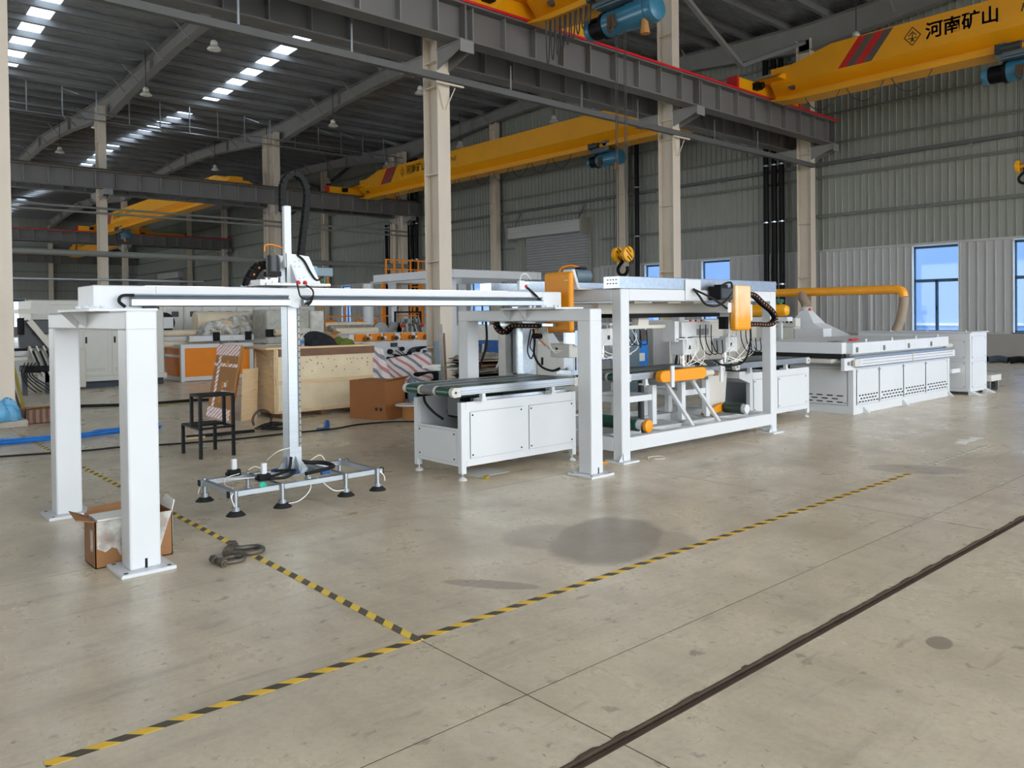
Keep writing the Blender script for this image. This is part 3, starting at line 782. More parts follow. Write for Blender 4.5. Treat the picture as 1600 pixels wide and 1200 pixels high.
def crane(lab, xf, ya, yb, truck, label_text=False, stripes=True, hoist_at=None, hook=None, cables=True, L=1.9, open_drum=False, mirror=False, zt=8.22, bunch=True):
    cx = xf+.35; zb = 7.93
    t = thing('overhead_crane', lab, 'crane', (cx, (ya+yb)/2, zb))
    prof = [(-.35, 9.28), (-.35, 8.48), (-.07, 8.2), (-.07, 8.09), (-.36, 8.05), (-.36, 7.93), (.36, 7.93), (.36, 8.05), (.07, 8.09), (.07, 8.2), (.35, 8.48), (.35, 9.28)]
    st = [(ya, .62, 8.02), (ya-.7, .62, 7.93), (ya-1.9, 1, 7.93), (yb+1.9, 1, 7.93), (yb+.7, .62, 7.93), (yb, .62, 8.02)]
    vs = []; fs = []; n = len(prof)
    for y, k, z0 in st:
        for u, z in prof: vs.append((cx+u, y, 8.48+(z-8.48)*k if z > 8.48 else max(z, z0)))
    for i in range(len(st)-1):
        for j in range(n): fs.append((i*n+j, (i+1)*n+j, (i+1)*n+(j+1) % n, i*n+(j+1) % n))
    fs += [tuple(range(n)), tuple(range(len(vs)-1, len(vs)-n-1, -1))]
    B(t).add(vs, fs).build('girder', 'crane_yellow')
    for y in (ya, yb):                                          # end carriages on the rails
        s = 1 if y == ya else -1; yc = y+s*.42
        e = B(t).box(truck[0], truck[1], yc-.16, yc+.16, zt, zt+.36).build('end_carriage', 'crane_yellow', bevel=.01)
        for x, k in ((truck[0], -1), (truck[1], 1)):
            b = B(t); b.box(x, x+k*.1, yc-.18, yc+.18, zt+.02, zt+.38); b.build('bumper', 'crane_red', e)
        for x in (truck[0]+.45, truck[1]-.45):
            b = B(t); b.cyl((x, yc-.06, zt+.16), (x, yc+.06, zt+.16), .1, 14); b.build('wheel', 'dark_steel', e)
        b = B(t); b.box(truck[0]+.75, truck[0]+1.0, yc-.36, yc-.16, zt+.1, zt+.3); b.cyl((truck[0]+.88, yc-.2, zt+.2), (truck[0]+.88, yc-.45, zt+.2), .1, 12); b.build('drive_motor', 'black_paint', e)
        b = B(t); b.prism([(cx-.8, yc, zt+.36), (cx+.8, yc, zt+.36), (cx+.5, yc-s*.02, 8.74), (cx-.5, yc-s*.02, 8.74)], (0, -s*.9, 0)); b.build('connection_plate', 'crane_yellow', e)
    if stripes:
        for k in range(4):
            yy = ya-2.1-k*.24
            b = B(t); b.prism([(xf-.004, yy, 8.5), (xf-.004, yy-.24, 8.5), (xf-.004, yy-.84, 9.26), (xf-.004, yy-.6, 9.26)], (.006, 0, 0)); b.build('warning_stripe', ('crane_red', 'crane_grey')[k % 2])
    if label_text:
        y0 = ya-4.05
        text('lettering', '\u6cb3\u5357\u77ff\u5c71', .46, t, (xf-.003, y0-.42, 8.74), (0, -1, 0), (0, 0, 1), 'ink_grey', sx=.95)
        text('lettering', '\u6cb3\u5357\u77ff\u5c71', .46, t, (xf-.003, y0-.427, 8.744), (0, -1, 0), (0, 0, 1), 'ink_grey', sx=.95)
        text('lettering', 'HENANMINE', .29, t, (xf-.003, y0-2.6, 8.8), (0, -1, 0), (0, 0, 1), 'ink_black', shear=.2, sx=1.15)
        b = B(t)
        for (a0, c0), (a1, c1) in (((0, .24), (.21, 0)), ((.21, 0), (0, -.24)), ((0, -.24), (-.21, 0)), ((-.21, 0), (0, .24)), ((-.1, .02), (-.02, .1)), ((.02, .1), (.1, .02)), ((-.12, -.05), (.12, -.05)), ((0, .14), (0, -.14)), ((-.05, -.14), (0, -.06)), ((.05, -.14), (0, -.06))):
            b.bar((xf-.003, y0-.1-a0, 8.88+c0), (xf-.003, y0-.1-a1, 8.88+c1), .006, .022)
        b.build('emblem', 'ink_black')
    b = B(t); b.cyl((xf+.2, ya-.62, 8.36), (xf+.1, ya-.62, 8.36), .1, 14); b.build('round_badge', 'ink_grey')
    if hoist_at is not None:
        hoist(t, cx, hoist_at, 7.5, L, open_drum=open_drum)
        if hook: hook_block(t, cx, hoist_at-.47*L, hook, 7.4)
    if cables:
        ys = []; y = ya-1.0
        stop = (hoist_at+.25) if hoist_at else yb
        b = B(t)
        if not bunch:
            while y-1.15 > stop:
                b.tube([(cx-.24, y, 8.02), (cx-.25, y-.25, 7.62), (cx-.25, y-.57, 7.48), (cx-.25, y-.9, 7.62), (cx-.24, y-1.15, 8.0)], .014, 5); y -= 1.25
        else:
            y = ya-.5
            for k in range(9):
                d = .9-.07*k
                b.tube([(cx-.26, y, 7.98), (cx-.27, y-.02, 7.9-d*.7), (cx-.27, y-.06, 7.9-d), (cx-.27, y-.1, 7.9-d*.7), (cx-.26, y-.12, 7.98)], .016, 5); y -= .15
        b.build('festoon_cable', 'dark_steel')
        b = B(t); b.cyl((cx-.25, ya-.4, 7.99), (cx-.25, (stop if not bunch else y), 7.99), .015, 6); b.build('festoon_wire', 'dark_steel')
    return t
crane('large yellow overhead crane at the upper right with grey lettering and a slanted red stripe', 22.15, 12.95, -8.5, (20.8, 24.3), True, hoist_at=7.25, hook=5.12, bunch=False, L=2.0)
crane('yellow overhead crane end at the very top of the picture with a blue hoist beneath', 12.05, 12.95, -8.5, (10.2, 14.4), False, stripes=False, hoist_at=11.45, hook=2.8, L=1.85)
crane('yellow overhead crane spanning the middle aisle behind the tall beige column', 22.7, 37.9, 15.5, (21.0, 25.2), True, hoist_at=21.3, hook=None, bunch=False, L=1.7, open_drum=True)
crane('distant yellow overhead crane passing behind the left part of the middle row beam', 16.6, 65.2, 40.6, (15.3, 19.6), True, hoist_at=61.0, bunch=False, cables=False)
crane('faraway yellow overhead crane with its end carriage on the third row beam at the left', 20.3, 90.5, 67.9, (19.5, 23.7), True, cables=False)

# ================================================================== LOADING GANTRY
t = GAN = thing('loading_gantry', 'long white loading gantry beam carried by two white portal legs', 'gantry', (1.6, 6.35, 0))
for x0, x1 in ((1.5, 1.69), (5.745, 5.915)):
    for y0, y1 in ((5.32, 5.5), (7.25, 7.43)):
        B(t).box(x0, x1, y0, y1, .022, 1.545).build('post', 'white_paint', bevel=.014, seg=2)
    B(t).box(x0, x1, 5.32, 7.43, 1.53, 1.655).build('crossbar', 'white_paint', bevel=.012, seg=2)
    xc = (x0+x1)/2
    for yc in (5.41, 7.34):
        B(t).box(xc-.165, xc+.165, yc-.165, yc+.165, 0, .024).build('base_plate', 'white_paint', bevel=.003)
        b = B(t)
        for sx in (-1, 1):
            for sy in (-1, 1): b.cyl((xc+sx*.13, yc+sy*.13, .02), (xc+sx*.13, yc+sy*.13, .026), .014, 8)
        b.build('bolt_hole', 'panel_shadow_gap', kind='stuff')
    B(t).box(x0+.09, x0+.105, 5.318, 5.325, .026, .085).build('slot', 'black_plastic')
    xl = x0-.12
    B(t).box(xl, x1+.12, 5.68, 6.53, 1.655, 1.675).build('saddle_plate', 'white_paint', bevel=.003)
    for y in (6.24, 6.5):
        B(t).prism([(x0, y, 1.655), (xl+.01, y, 1.655), (x0, y, 1.54)], (0, .012, 0)).build('gusset', 'white_paint')
    b = B(t)
    for x in (xl+.03, xl+.09):
        for y in (5.72, 5.9, 6.08): b.cyl((x, y, 1.675), (x, y, 1.695), .016, 6)
    b.build('bolt', 'white_paint')
B(t).box(1.52, 1.95, 6.15, 6.55, 1.676, 1.845).build('end_block', 'white_paint', bevel=.006)
for y0, y1 in ((6.15, 6.25), (6.45, 6.55)):
    B(t).box(1.95, 6.16, y0, y1, 1.7, 1.845).build('beam', 'white_paint', bevel=.006, seg=2)
B(t).box(5.9, 6.18, 6.145, 6.555, 1.676, 1.842).build('end_block', 'white_paint', bevel=.006)
for x0, x1 in ((1.76, 2.98), (3.1, 5.86)):                       # bulged cable duct along the front of the beam
    pr = [(6.15, 1.785), (6.11, 1.785), (6.105, 1.775), (6.125, 1.765), (6.085, 1.745), (6.085, 1.7), (6.15, 1.692)]
    B(t).prism([(x0, y, z) for y, z in pr], (x1-x0, 0, 0)).build('cable_duct', 'aluminium')
B(t).prism([(2.98, 6.13, 1.785), (2.98, 6.13, 1.7), (3.03, 6.11, 1.68), (3.06, 6.11, 1.68), (3.1, 6.13, 1.7), (3.1, 6.13, 1.785)], (0, .02, 0)).build('duct_saddle', 'white_paint')
B(t).tube([(1.78, 6.1, 1.775), (1.7, 6.1, 1.77), (1.68, 6.1, 1.73), (1.72, 6.1, 1.69)], .012, 6).build('cable', 'black_rubber', smooth=True)
B(t).box(1.85, 1.95, 6.09, 6.15, 1.675, 1.69).build('rubber_pad', 'black_rubber')
for y in (6.5,): B(t).box(1.98, 5.7, y-.015, y+.015, 1.845, 1.86).build('linear_rail', 'chrome')
B(t).tube([(5.93, 7.14, 1.56), (5.95, 7.15, 1.3), (5.96, 7.25, 1.08), (5.98, 7.33, .98), (5.98, 7.35, .93)], .014, 6).build('hanging_cable', 'black_rubber')
t2 = thing('limit_switch', 'small white limit switch with red lamp on the right end of the gantry beam', 'switch', (5.62, 6.2, 1.85))
B(t2).box(5.58, 5.66, 6.16, 6.2, 1.861, 1.96).build('body', 'white_paint', bevel=.004)
B(t2).cyl((5.68, 6.15, 1.9), (5.66, 6.17, 1.9), .015, 8).build('signal_lamp', 'red_plastic')
B(t2).tube([(5.68, 6.16, 1.89), (5.76, 6.13, 1.82), (5.83, 6.1, 1.74), (5.86, 6.1, 1.7)], .013, 6).build('lead', 'black_rubber')
B(t2).tube([(5.6, 6.18, 1.96), (5.63, 6.18, 2.02), (5.7, 6.18, 2.03), (5.76, 6.18, 1.97)], .005, 5).build('air_hose', 'paper_white')

def chain(t, pts, w, h, wdir, name='energy_chain', parent=None, dots=None, n=None, m='black_plastic'):
    """articulated cable carrier: separate link blocks along a path; w across (wdir), h thick"""
    P = smooth_path(pts, 12); acc = [0]
    for a, c in zip(P, P[1:]): acc.append(acc[-1]+(c-a).length)
    step = h*1.05 if n is None else acc[-1]/n
    k = 0; b = B(t); d2 = B(t); s = step/2; wd = Vector(wdir).normalized()
    while s < acc[-1]:
        while acc[k+1] < s: k += 1
        f = (s-acc[k])/(acc[k+1]-acc[k]); c = P[k].lerp(P[k+1], f); d = (P[k+1]-P[k]).normalized(); u = d.cross(wd).normalized()
        R = Matrix((d, wd, u)).transposed()
        for sd in (-1, 1): b.cbox(c+wd*sd*(w/2-.006), (step*.97, .012, h), R)
        b.cbox(c+u*h*.3, (step*.5, w-.02, h*.12), R); b.cbox(c-u*h*.3, (step*.5, w-.02, h*.12), R)
        if dots: d2.cbox(c-wd*(w/2+.001) if dots < 0 else c+wd*(w/2+.001), (.016, .004, .016), R)
        s += step
    o = b.build(name, m, parent)
    if dots: d2.build('link_pin', 'orange_dot', o)
    return o

t = thing('gantry_carriage', 'moving carriage with tall aluminium mast and suction frame on the white gantry beam', 'gantry carriage', (3.11, 6.35, 1.86))
B(t).box(2.78, 3.36, 6.1, 6.6, 1.862, 1.885).build('slide_plate', 'white_paint', bevel=.004)
B(t).prism([(3.03, 6.24, 1.885), (3.34, 6.24, 1.885), (3.32, 6.24, 1.93), (3.23, 6.24, 2.12), (3.03, 6.24, 2.14)], (0, .02, 0)).build('side_plate', 'white_paint')
B(t).prism([(3.05, 6.44, 1.885), (3.33, 6.44, 1.885), (3.22, 6.44, 2.11), (3.05, 6.44, 2.14)], (0, .02, 0)).build('side_plate', 'white_paint')
B(t).prism([(3.06, 6.24, 1.89), (3.06, 6.12, 1.89), (3.06, 6.24, 2.05)], (.015, 0, 0)).build('rib', 'white_paint')
b = B(t)
for x, z in ((3.1, 2.07), (3.14, 2.08), (3.1, 2.03), (3.14, 2.03), (3.14, 1.93), (3.18, 1.94)): b.cyl((x, 6.241, z), (x, 6.237, z), .005, 6)
b.build('screws', 'steel_dull', kind='stuff')
m_ = B(t).box(3.05, 3.165, 6.29, 6.41, .29, 2.13).build('mast', 'aluminium', bevel=.004)
B(t).box(3.14, 3.155, 6.278, 6.29, .5, 1.68).build('linear_rail', 'steel_dull', m_)
b = B(t)
for k in range(22): b.cyl((3.147, 6.2785, .53+k*.052), (3.147, 6.2755, .53+k*.052), .006, 6)
b.build('rail_holes', 'black_plastic', m_, kind='stuff')
B(t).box(3.02, 3.085, 6.26, 6.3, 2.02, 2.54).build('chain_guard', 'white_paint', m_, bevel=.004)
B(t).box(3.03, 3.09, 6.25, 6.28, 1.9, 2.02).build('rail_cover', 'steel_dull', m_)
B(t).cyl((2.93, 6.3, 1.93), (2.93, 6.3, 1.885), .06, 16).build('gearbox', 'chrome')
mo = B(t).cyl((2.93, 6.3, 1.95), (2.93, 6.3, 2.12), .052, 18).build('servo_motor', 'motor_grey', smooth=True)
B(t).box(2.88, 2.98, 6.24, 6.36, 1.945, 1.985).build('motor_flange', 'black_paint', mo)
B(t).tube([(2.86, 6.3, 2.15), (2.87, 6.3, 2.2), (2.93, 6.3, 2.21), (3.02, 6.3, 2.19)], .006, 6).build('orange_cable', 'orange_enamel', mo)
B(t).box(3.2, 3.3, 6.28, 6.38, 1.95, 2.04).build('gearbox', 'cream_paint')
mo = B(t).box(3.33, 3.49, 6.29, 6.37, 1.955, 2.035).build('servo_motor', 'servo_slate', bevel=.008)
B(t).box(3.295, 3.335, 6.285, 6.375, 1.95, 2.04).build('motor_flange', 'motor_blue', mo)
B(t).cyl((3.42, 6.33, 1.955), (3.42, 6.33, 1.9), .012, 8).build('motor_plug', 'green_plastic', mo)
chain(t, [(3.05, 6.35, 2.5), (3.05, 6.35, 2.68), (3.075, 6.35, 2.77), (3.15, 6.35, 2.83), (3.235, 6.35, 2.79), (3.275, 6.35, 2.68), (3.26, 6.35, 2.5), (3.22, 6.35, 2.2), (3.205, 6.35, 2.05)], .06, .045, (0, 1, 0))
chain(t, [(2.98, 6.48, 2.05), (2.9, 6.48, 2.04), (2.84, 6.48, 1.98), (2.8, 6.48, 1.9), (2.8, 6.48, 1.865)], .08, .07, (0, 1, 0), dots=-1)
B(t).tube([(3.12, 6.235, 2.13), (3.18, 6.23, 2.08), (3.24, 6.23, 1.98), (3.3, 6.24, 1.92), (3.37, 6.26, 1.95)], .01, 6).build('cable', 'black_rubber')
b = B(t)
b.tube([(3.05, 6.1, 1.875), (3.045, 6.07, 1.83), (3.06, 6.06, 1.77), (3.12, 6.06, 1.75), (3.17, 6.06, 1.78), (3.17, 6.07, 1.83), (3.13, 6.1, 1.87)], .007, 6)
b.tube([(3.1, 6.06, 1.71), (3.14, 6.055, 1.73), (3.17, 6.055, 1.78), (3.15, 6.055, 1.73), (3.12, 6.055, 1.7)], .009, 6)
b.build('dangling_cable', 'black_rubber')
for x in (3.06, 3.12): B(t).lathe((x, 6.1, 1.875), [(.016, 0), (.02, .01), (.012, .03)], 10).build('push_fitting', 'red_plastic')
B(t).box(2.74, 2.84, 6.12, 6.3, 1.862, 1.91).build('rail_clamp', 'white_paint')
# suction frame
f = B(t).box(2.98, 3.3, 6.2, 6.5, .276, .288).build('suction_frame', 'aluminium')
for y in (5.98, 6.58): B(t).box(2.4, 3.76, y-.022, y+.022, .232, .276).build('frame_rail', 'aluminium', f, bevel=.003)
for x in (2.44, 2.82, 3.4, 3.71): B(t).box(x-.02, x+.02, 6.0, 6.56, .232, .276).build('cross_rail', 'aluminium', f, bevel=.003)
for x in (2.395, 3.765):
    for y in (5.98, 6.58): B(t).box(x-.004, x+.004, y-.022, y+.022, .23, .278).build('end_cap', 'black_plastic', f)
for s in (-1, 1):
    B(t).prism([(3.1+s*.055, 6.35, .288), (3.1+s*.15, 6.35, .288), (3.1+s*.055, 6.35, .42)], (0, .012, 0)).build('foot_gusset', 'aluminium', f)
    B(t).prism([(3.1, 6.35+s*.06, .288), (3.1, 6.35+s*.15, .288), (3.1, 6.35+s*.06, .42)], (.012, 0, 0)).build('foot_gusset', 'aluminium', f)
for (x, y) in ((2.44, 5.95), (2.82, 5.95), (3.39, 5.95), (3.7, 5.95), (2.45, 6.61), (2.82, 6.61), (3.38, 6.61), (3.7, 6.61)):
    c = B(t).cyl((x, y, .15), (x, y, .285), .019, 12).build('suction_cup', 'aluminium', smooth=True)
    B(t).cyl((x, y, .128), (x, y, .16), .034, 14).build('cup_hub', 'aluminium', c)
    B(t).lathe((x, y, .095), [(.074, 0), (.072, .004), (.05, .026), (.038, .034)], 18).build('rubber_cup', 'black_rubber', c, smooth=True)
for x, y in ((2.68, 6.56), (2.78, 6.2)):
    v = B(t).box(x-.05, x+.05, y-.03, y+.03, .276, .33).build('vacuum_valve', 'black_plastic', bevel=.004)
    B(t).box(x-.022, x+.022, y-.02, y+.02, .33, .42).build('filter_bottle', 'white_paint', v, bevel=.006)
    B(t).cyl((x-.07, y, .3), (x-.05, y, .3), .015, 8).build('fitting', 'black_plastic', v)
B(t).cyl((2.66, 5.93, .3), (2.63, 5.9, .31), .02, 10).build('pressure_gauge', 'teal_light')
for (x, y) in ((2.95, 6.42), (3.02, 6.2), (3.2, 6.02)): B(t).cyl((x, y, .3), (x+.08, y+.02, .3), .014, 8).build('fitting', 'blue_paint')
b = B(t)
b.tube([(3.25, 6.55, .42), (3.24, 6.52, .35), (3.3, 6.48, .32), (3.42, 6.4, .31), (3.44, 6.25, .3), (3.3, 6.12, .31), (3.1, 6.1, .3)], .018, 6)
b.tube([(3.06, 6.28, .42), (3.02, 6.24, .33), (2.95, 6.26, .3), (2.84, 6.2, .3)], .013, 6)
b.tube([(2.95, 6.35, .31), (3.03, 6.15, .33), (2.92, 6.08, .3), (2.8, 6.12, .3)], .012, 6)
b.build('vacuum_hose', 'black_rubber')
for pts in ([(2.45, 6.6, .28), (2.42, 6.62, .22), (2.4, 6.62, .16)], [(2.44, 5.96, .28), (2.4, 5.93, .24), (2.42, 5.92, .17)], [(3.1, 6.02, .29), (3.05, 5.93, .2), (2.95, 5.92, .13), (2.85, 5.93, .12)], [(3.15, 6.0, .28), (3.25, 5.92, .17), (3.36, 5.93, .15)], [(3.7, 5.96, .28), (3.75, 5.93, .22), (3.76, 5.93, .17)], [(2.7, 6.5, .3), (2.55, 6.4, .3), (2.46, 6.2, .29), (2.45, 6.02, .29)], [(2.74, 6.25, .3), (2.6, 6.3, .3), (2.5, 6.45, .29)], [(3.06, 6.29, .5), (2.95, 6.3, .48), (2.9, 6.4, .4)], [(3.3, 6.5, .3), (3.5, 6.62, .34), (3.55, 6.6, .29)], [(2.9, 6.4, .3), (2.8, 6.4, .36), (2.76, 6.45, .33)]):
    B(t).tube(pts, .004, 5).build('air_line', 'paper_white', f)

# ================================================================== INFEED CONVEYOR AND OUTFEED CONVEYOR
def panel(t, parent, face, a0, a1, z0, z1, at, m='white_paint', screws=True, name='access_panel'):
    """a screwed cover sheet proud of a face; face 'y' (front, facing -Y) or 'x' (facing -X)"""
    th = .006; g = .0025
    if face == 'y': B(t).box(a0-g, a1+g, at-.0015, at+.001, z0-g, z1+g).build('shadow_gap', 'panel_shadow_gap', parent); p = B(t).box(a0, a1, at-th, at, z0, z1).build(name, m, parent)
    else: B(t).box(at-.0015, at+.001, a0-g, a1+g, z0-g, z1+g).build('shadow_gap', 'panel_shadow_gap', parent); p = B(t).box(at-th, at, a0, a1, z0, z1).build(name, m, parent)
    if screws:
        b = B(t)
        for a in (a0+.025, a1-.025):
            for z in (z0+.03, z1-.03):
                if face == 'y': b.cyl((a, at-th, z), (a, at-th-.004, z), .009, 8)
                else: b.cyl((at-th, a, z), (at-th-.004, a, z), .009, 8)
        b.build('screws', 'black_plastic', p if not parent else parent, kind='stuff')
    return p
def foot(t, x, y, h=.1):
    f = B(t).cyl((x, y, .02), (x, y, h+.03), .008, 8).build('levelling_foot', 'chrome')
    B(t).lathe((x, y, 0), [(.042, 0), (.044, .012), (.03, .024), (.014, .034)], 16).build('foot_pad', 'white_paint', f, smooth=True)
def belt_top(t, x0, x1, y0, zt=.915, ends=True):
    lanes = ((y0+.035, y0+.245, 'green_belt'), (y0+.285, y0+.5, 'grey_belt'), (y0+.545, y0+.755, 'green_belt'))
    for a, c, m in lanes:
        pr = [(x0+.045, zt), (x1-.045, zt)]
        P = [(x0+.045+.045*math.cos(PI/2+k*PI/8), zt-.045+.045*math.sin(PI/2+k*PI/8)) for k in range(9)]+[(x1-.045+.045*math.cos(-PI/2+k*PI/8), zt-.045+.045*math.sin(-PI/2+k*PI/8)) for k in range(9)]
        B(t).prism([(x, a, z) for x, z in P], (0, c-a, 0)).build('belt' if m != 'grey_belt' else 'drive_belt', m, smooth=True)
    for k, y in enumerate((y0, y0+.265, y0+.522, y0+.775)):
        w = .03 if k in (0, 3) else .018
        r = B(t).box(x0+.11, x1-.11, y-w, y+w*.6, zt-.075, zt+.004).build('side_rail', 'aluminium', bevel=.003)
        for dz in (.02, .042): B(t).box(x0+.1, x1-.06, y-w-.001, y-w+.002, zt-.075+dz-.004, zt-.075+dz).build('rail_groove', 'steel_dull', r)
        for xe, s in ((x0+.045, 1), (x1-.045, -1)):
            e = B(t).cyl((xe, y-w-.002, zt-.045), (xe, y+w*.6+.002, zt-.045), .048, 18)
            e.box(xe+s*.01, xe+s*.064, y-w+.001, y+w*.6-.001, zt-.088, zt-.002)
            e = e.build('end_bracket', 'grey_cabinet_paint')
            b = B(t); b.cyl((xe, y-w-.006, zt-.045), (xe, y-w, zt-.045), .014, 10)
            for q in range(8): b.cyl((xe+.034*math.cos(q*PI/4), y-w-.004, zt-.045+.034*math.sin(q*PI/4)), (xe+.034*math.cos(q*PI/4), y-w, zt-.045+.034*math.sin(q*PI/4)), .004, 6)
            b.build('shaft_end', 'dark_steel', e)
    x = x0+.4
    while x < x1-.3:
        b = B(t); b.box(x-.02, x+.02, y0-.02, y0+.03, zt-.13, zt-.075); b.box(x-.03, x+.03, y0-.025, y0+.08, zt-.15, zt-.13); b.build('rail_mount', 'white_paint'); x += .95
def conveyor_cabinet(t, x0, x1, y0, y1, panels, left_panel, zt=.76, z0=.135, recess=.5):
    h = .06
    for x in (x0, x1-h):
        for y in (y0, y1-h): B(t).box(x, x+h, y, y+h, .065, zt).build('leg', 'white_paint', bevel=.004)
    b = B(t)
    b.box(x0+h, x1-h, y0, y0+.03, z0, z0+.06); b.box(x0+h, x1-h, y0, y0+.03, zt-.075, zt); b.box(x0+h, x1-h, y1-.03, y1, z0, zt); b.box(x0, x0+.03, y0+h, y1-h, z0, recess)
    b.box(x1-.03, x1, y0+h, y1-h, z0, zt); b.box(x0+h, x1-h, y0+.03, y1-.03, z0, z0+.02); b.box(x0+h, x1-h, y0+.004, y0+.03, z0+.06, zt-.075)
    cab = b.build('cabinet', 'white_paint')
    for a, c in panels: panel(t, None, 'y', a, c, z0+.075, zt-.1, y0)
    if left_panel: panel(t, None, 'x', y0+.085, y1-.085, z0+.035, .475, x0)
    for x in (x0+.035, x1-.035):
        for y in (y0+.035, y1-.035): foot(t, x, y, .065)
    return cab
t = thing('infeed_conveyor', 'white cabinet conveyor with green belts in front of the right portal leg', 'conveyor', (5.5, 6.4, 0))
conveyor_cabinet(t, 4.72, 6.31, 6.07, 6.87, ((4.83, 5.52), (5.61, 6.26)), True)
belt_top(t, 4.55, 6.32, 6.02)
b = B(t); b.box(4.9, 5.25, 6.2, 6.45, .58, .76); b.cyl((4.86, 6.22, .64), (4.86, 6.42, .64), .06, 14); b.build('drive_motor', 'black_plastic', bevel=.01)
B(t).box(4.76, 4.775, 6.16, 6.34, .62, .8).build('motor_plate', 'motor_grey')
B(t).tube([(4.74, 6.72, .8), (4.72, 6.66, .72), (4.78, 6.6, .62), (4.84, 6.52, .55)], .014, 6).build('power_cable', 'black_rubber')
B(t).box(4.9, 6.2, 6.1, 6.15, .762, .79).build('tray', 'galvanised')
B(t).box(5.3, 5.9, 6.12, 6.7, .763, .83).build('drive_housing', 'black_plastic')

t = thing('outfeed_conveyor', 'white cabinet conveyor between the processing frame and the large flat machine', 'conveyor', (10.5, 6.4, 0))
conveyor_cabinet(t, 9.78, 11.42, 6.07, 6.87, ((9.87, 10.33), (10.52, 11.33)), False, recess=.3)
belt_top(t, 9.3, 11.3, 6.02)
b = B(t); b.prism([(9.52, 6.07, .7), (9.52, 6.07, .79), (9.78, 6.07, .79), (9.78, 6.07, .62)], (0, .8, 0)); b.build('nose_plate', 'white_paint')
B(t).box(10.45, 10.95, 6.12, 6.7, .763, .81).build('drive_housing', 'black_plastic')

# ================================================================== PROCESSING FRAME
t = PF = thing('processing_frame', 'white welded box frame with galvanised cable trays over the pick-up heads', 'machine frame', (8.1, 6.4, 0))
X0, X1, Y0, Y1 = 6.53, 9.67, 5.6, 7.2
for x in (X0, X1-.14):
    for y in (Y0, Y1-.13):
        B(t).box(x, x+.14, y, y+.13, .014, 1.87).build('post', 'white_paint', bevel=.008)
        B(t).box(x-.06, x+.2, y-.07, y+.2, 0, .016).build('base_plate', 'white_paint')
        for z0, z1, q in ((.11, .02, -1),): B(t).prism([(x+.02, y-.0, .016), (x-.05, y, .016), (x+.02, y, .11)], (0, .01, 0)).build('gusset', 'white_paint')
for y in (Y0, Y1-.12):
    B(t).box(X0+.14, X1-.14, y, y+.12, 1.74, 1.87).build('top_bar', 'white_paint', bevel=.006)
    B(t).box(X0+.14, X1-.14, y, y+.12, .11, .26).build('base_bar', 'white_paint', bevel=.006)
for x in (X0, X1-.14):
    B(t).box(x, x+.14, Y0+.13, Y1-.13, 1.74, 1.87).build('top_bar', 'white_paint', bevel=.006)
    B(t).box(x, x+.14, Y0+.13, Y1-.13, .11, .26).build('base_bar', 'white_paint', bevel=.006)
for x in (7.35, 8.05, 8.75): B(t).box(x, x+.1, Y0+.12, Y1-.12, .12, .25).build('base_bar', 'white_paint', bevel=.006)
for y in (5.95, 6.65): B(t).box(X0+.14, X1-.14, y, y+.08, .15, .25).build('base_bar', 'white_paint')
B(t).box(X0, X0+.04, 6.0, 6.6, .3, .44).build('side_channel', 'white_paint')
for y0, y1, nm in ((5.6, 5.82, 'front'), (7.0, 7.2, 'rear')):
    tr = B(t).box(6.5, 9.68, y0, y1, 1.872, 2.005).build('cable_tray', 'galvanised', bevel=.004)
    b = B(t)
    for r in (1.92, 1.96):
        for k in range(4): b.box(6.494, 6.5, y0+.03+k*.04, y0+.045+k*.04, r, r+.012)
    b.build('tray_holes', 'panel_shadow_gap', tr, kind='stuff')
b = B(t)                                                        # punched slots near the middle of the front tray
for k in range(9):
    for q in range(4):
        if q in (1, 2) and k in (2, 3, 6): continue
        b.box(7.68+k*.025, 7.69+k*.025, 5.594, 5.6, 1.9+q*.024, 1.906+q*.024)
b.build('tray_slots', 'panel_shadow_gap', kind='stuff')
B(t).box(7.66, 7.96, 5.588, 5.599, 1.75, 1.99).build('clamp_plate', 'white_paint')
B(t).box(5.9, 6.5, 7.0, 7.2, 1.872, 1.97).build('tray_end', 'galvanised')
for x in (7.88, 8.42):                                           # raking struts
    B(t).bar((x, 6.05, .74), (x, 5.66, .26), .05, .03).build('strut', 'white_paint')
# rails and cross beams under the top
for y in (6.05, 6.7): B(t).box(X0+.14, X1-.14, y, y+.1, 1.6, 1.72).build('inner_beam', 'cream_paint', bevel=.005)
B(t).box(6.9, 9.5, 6.02, 6.06, 1.55, 1.6).build('linear_guide', 'black_plastic')
B(t).box(6.9, 9.5, 6.8, 6.84, 1.55, 1.6).build('linear_guide', 'black_plastic')
for x in (6.9, 7.5, 8.0, 9.0): B(t).box(x, x+.25, 5.72, 5.95, 1.715, 1.74).build('mount_plate', 'cream_paint')
B(t).box(7.2, 7.95, 6.1, 6.6, 1.42, 1.46).build('carriage_plate', 'cream_paint')
B(t).prism([(7.42, 6.1, 1.46), (7.62, 6.1, 1.46), (7.62, 6.1, 1.62), (7.45, 6.1, 1.62)], (0, .1, 0)).build('bracket', 'cream_paint')
# rear galvanised and dark posts standing by the belts
B(t).box(6.4, 6.58, 7.02, 7.2, .9, 1.7).build('galvanised_post', 'galvanised')
B(t).box(6.3, 6.42, 7.22, 7.35, .8, 1.6).build('dark_post', 'steel_dull')

def head(name, lab, x, y, cover, cover_m, motor, body, boxes, extra):
    pass
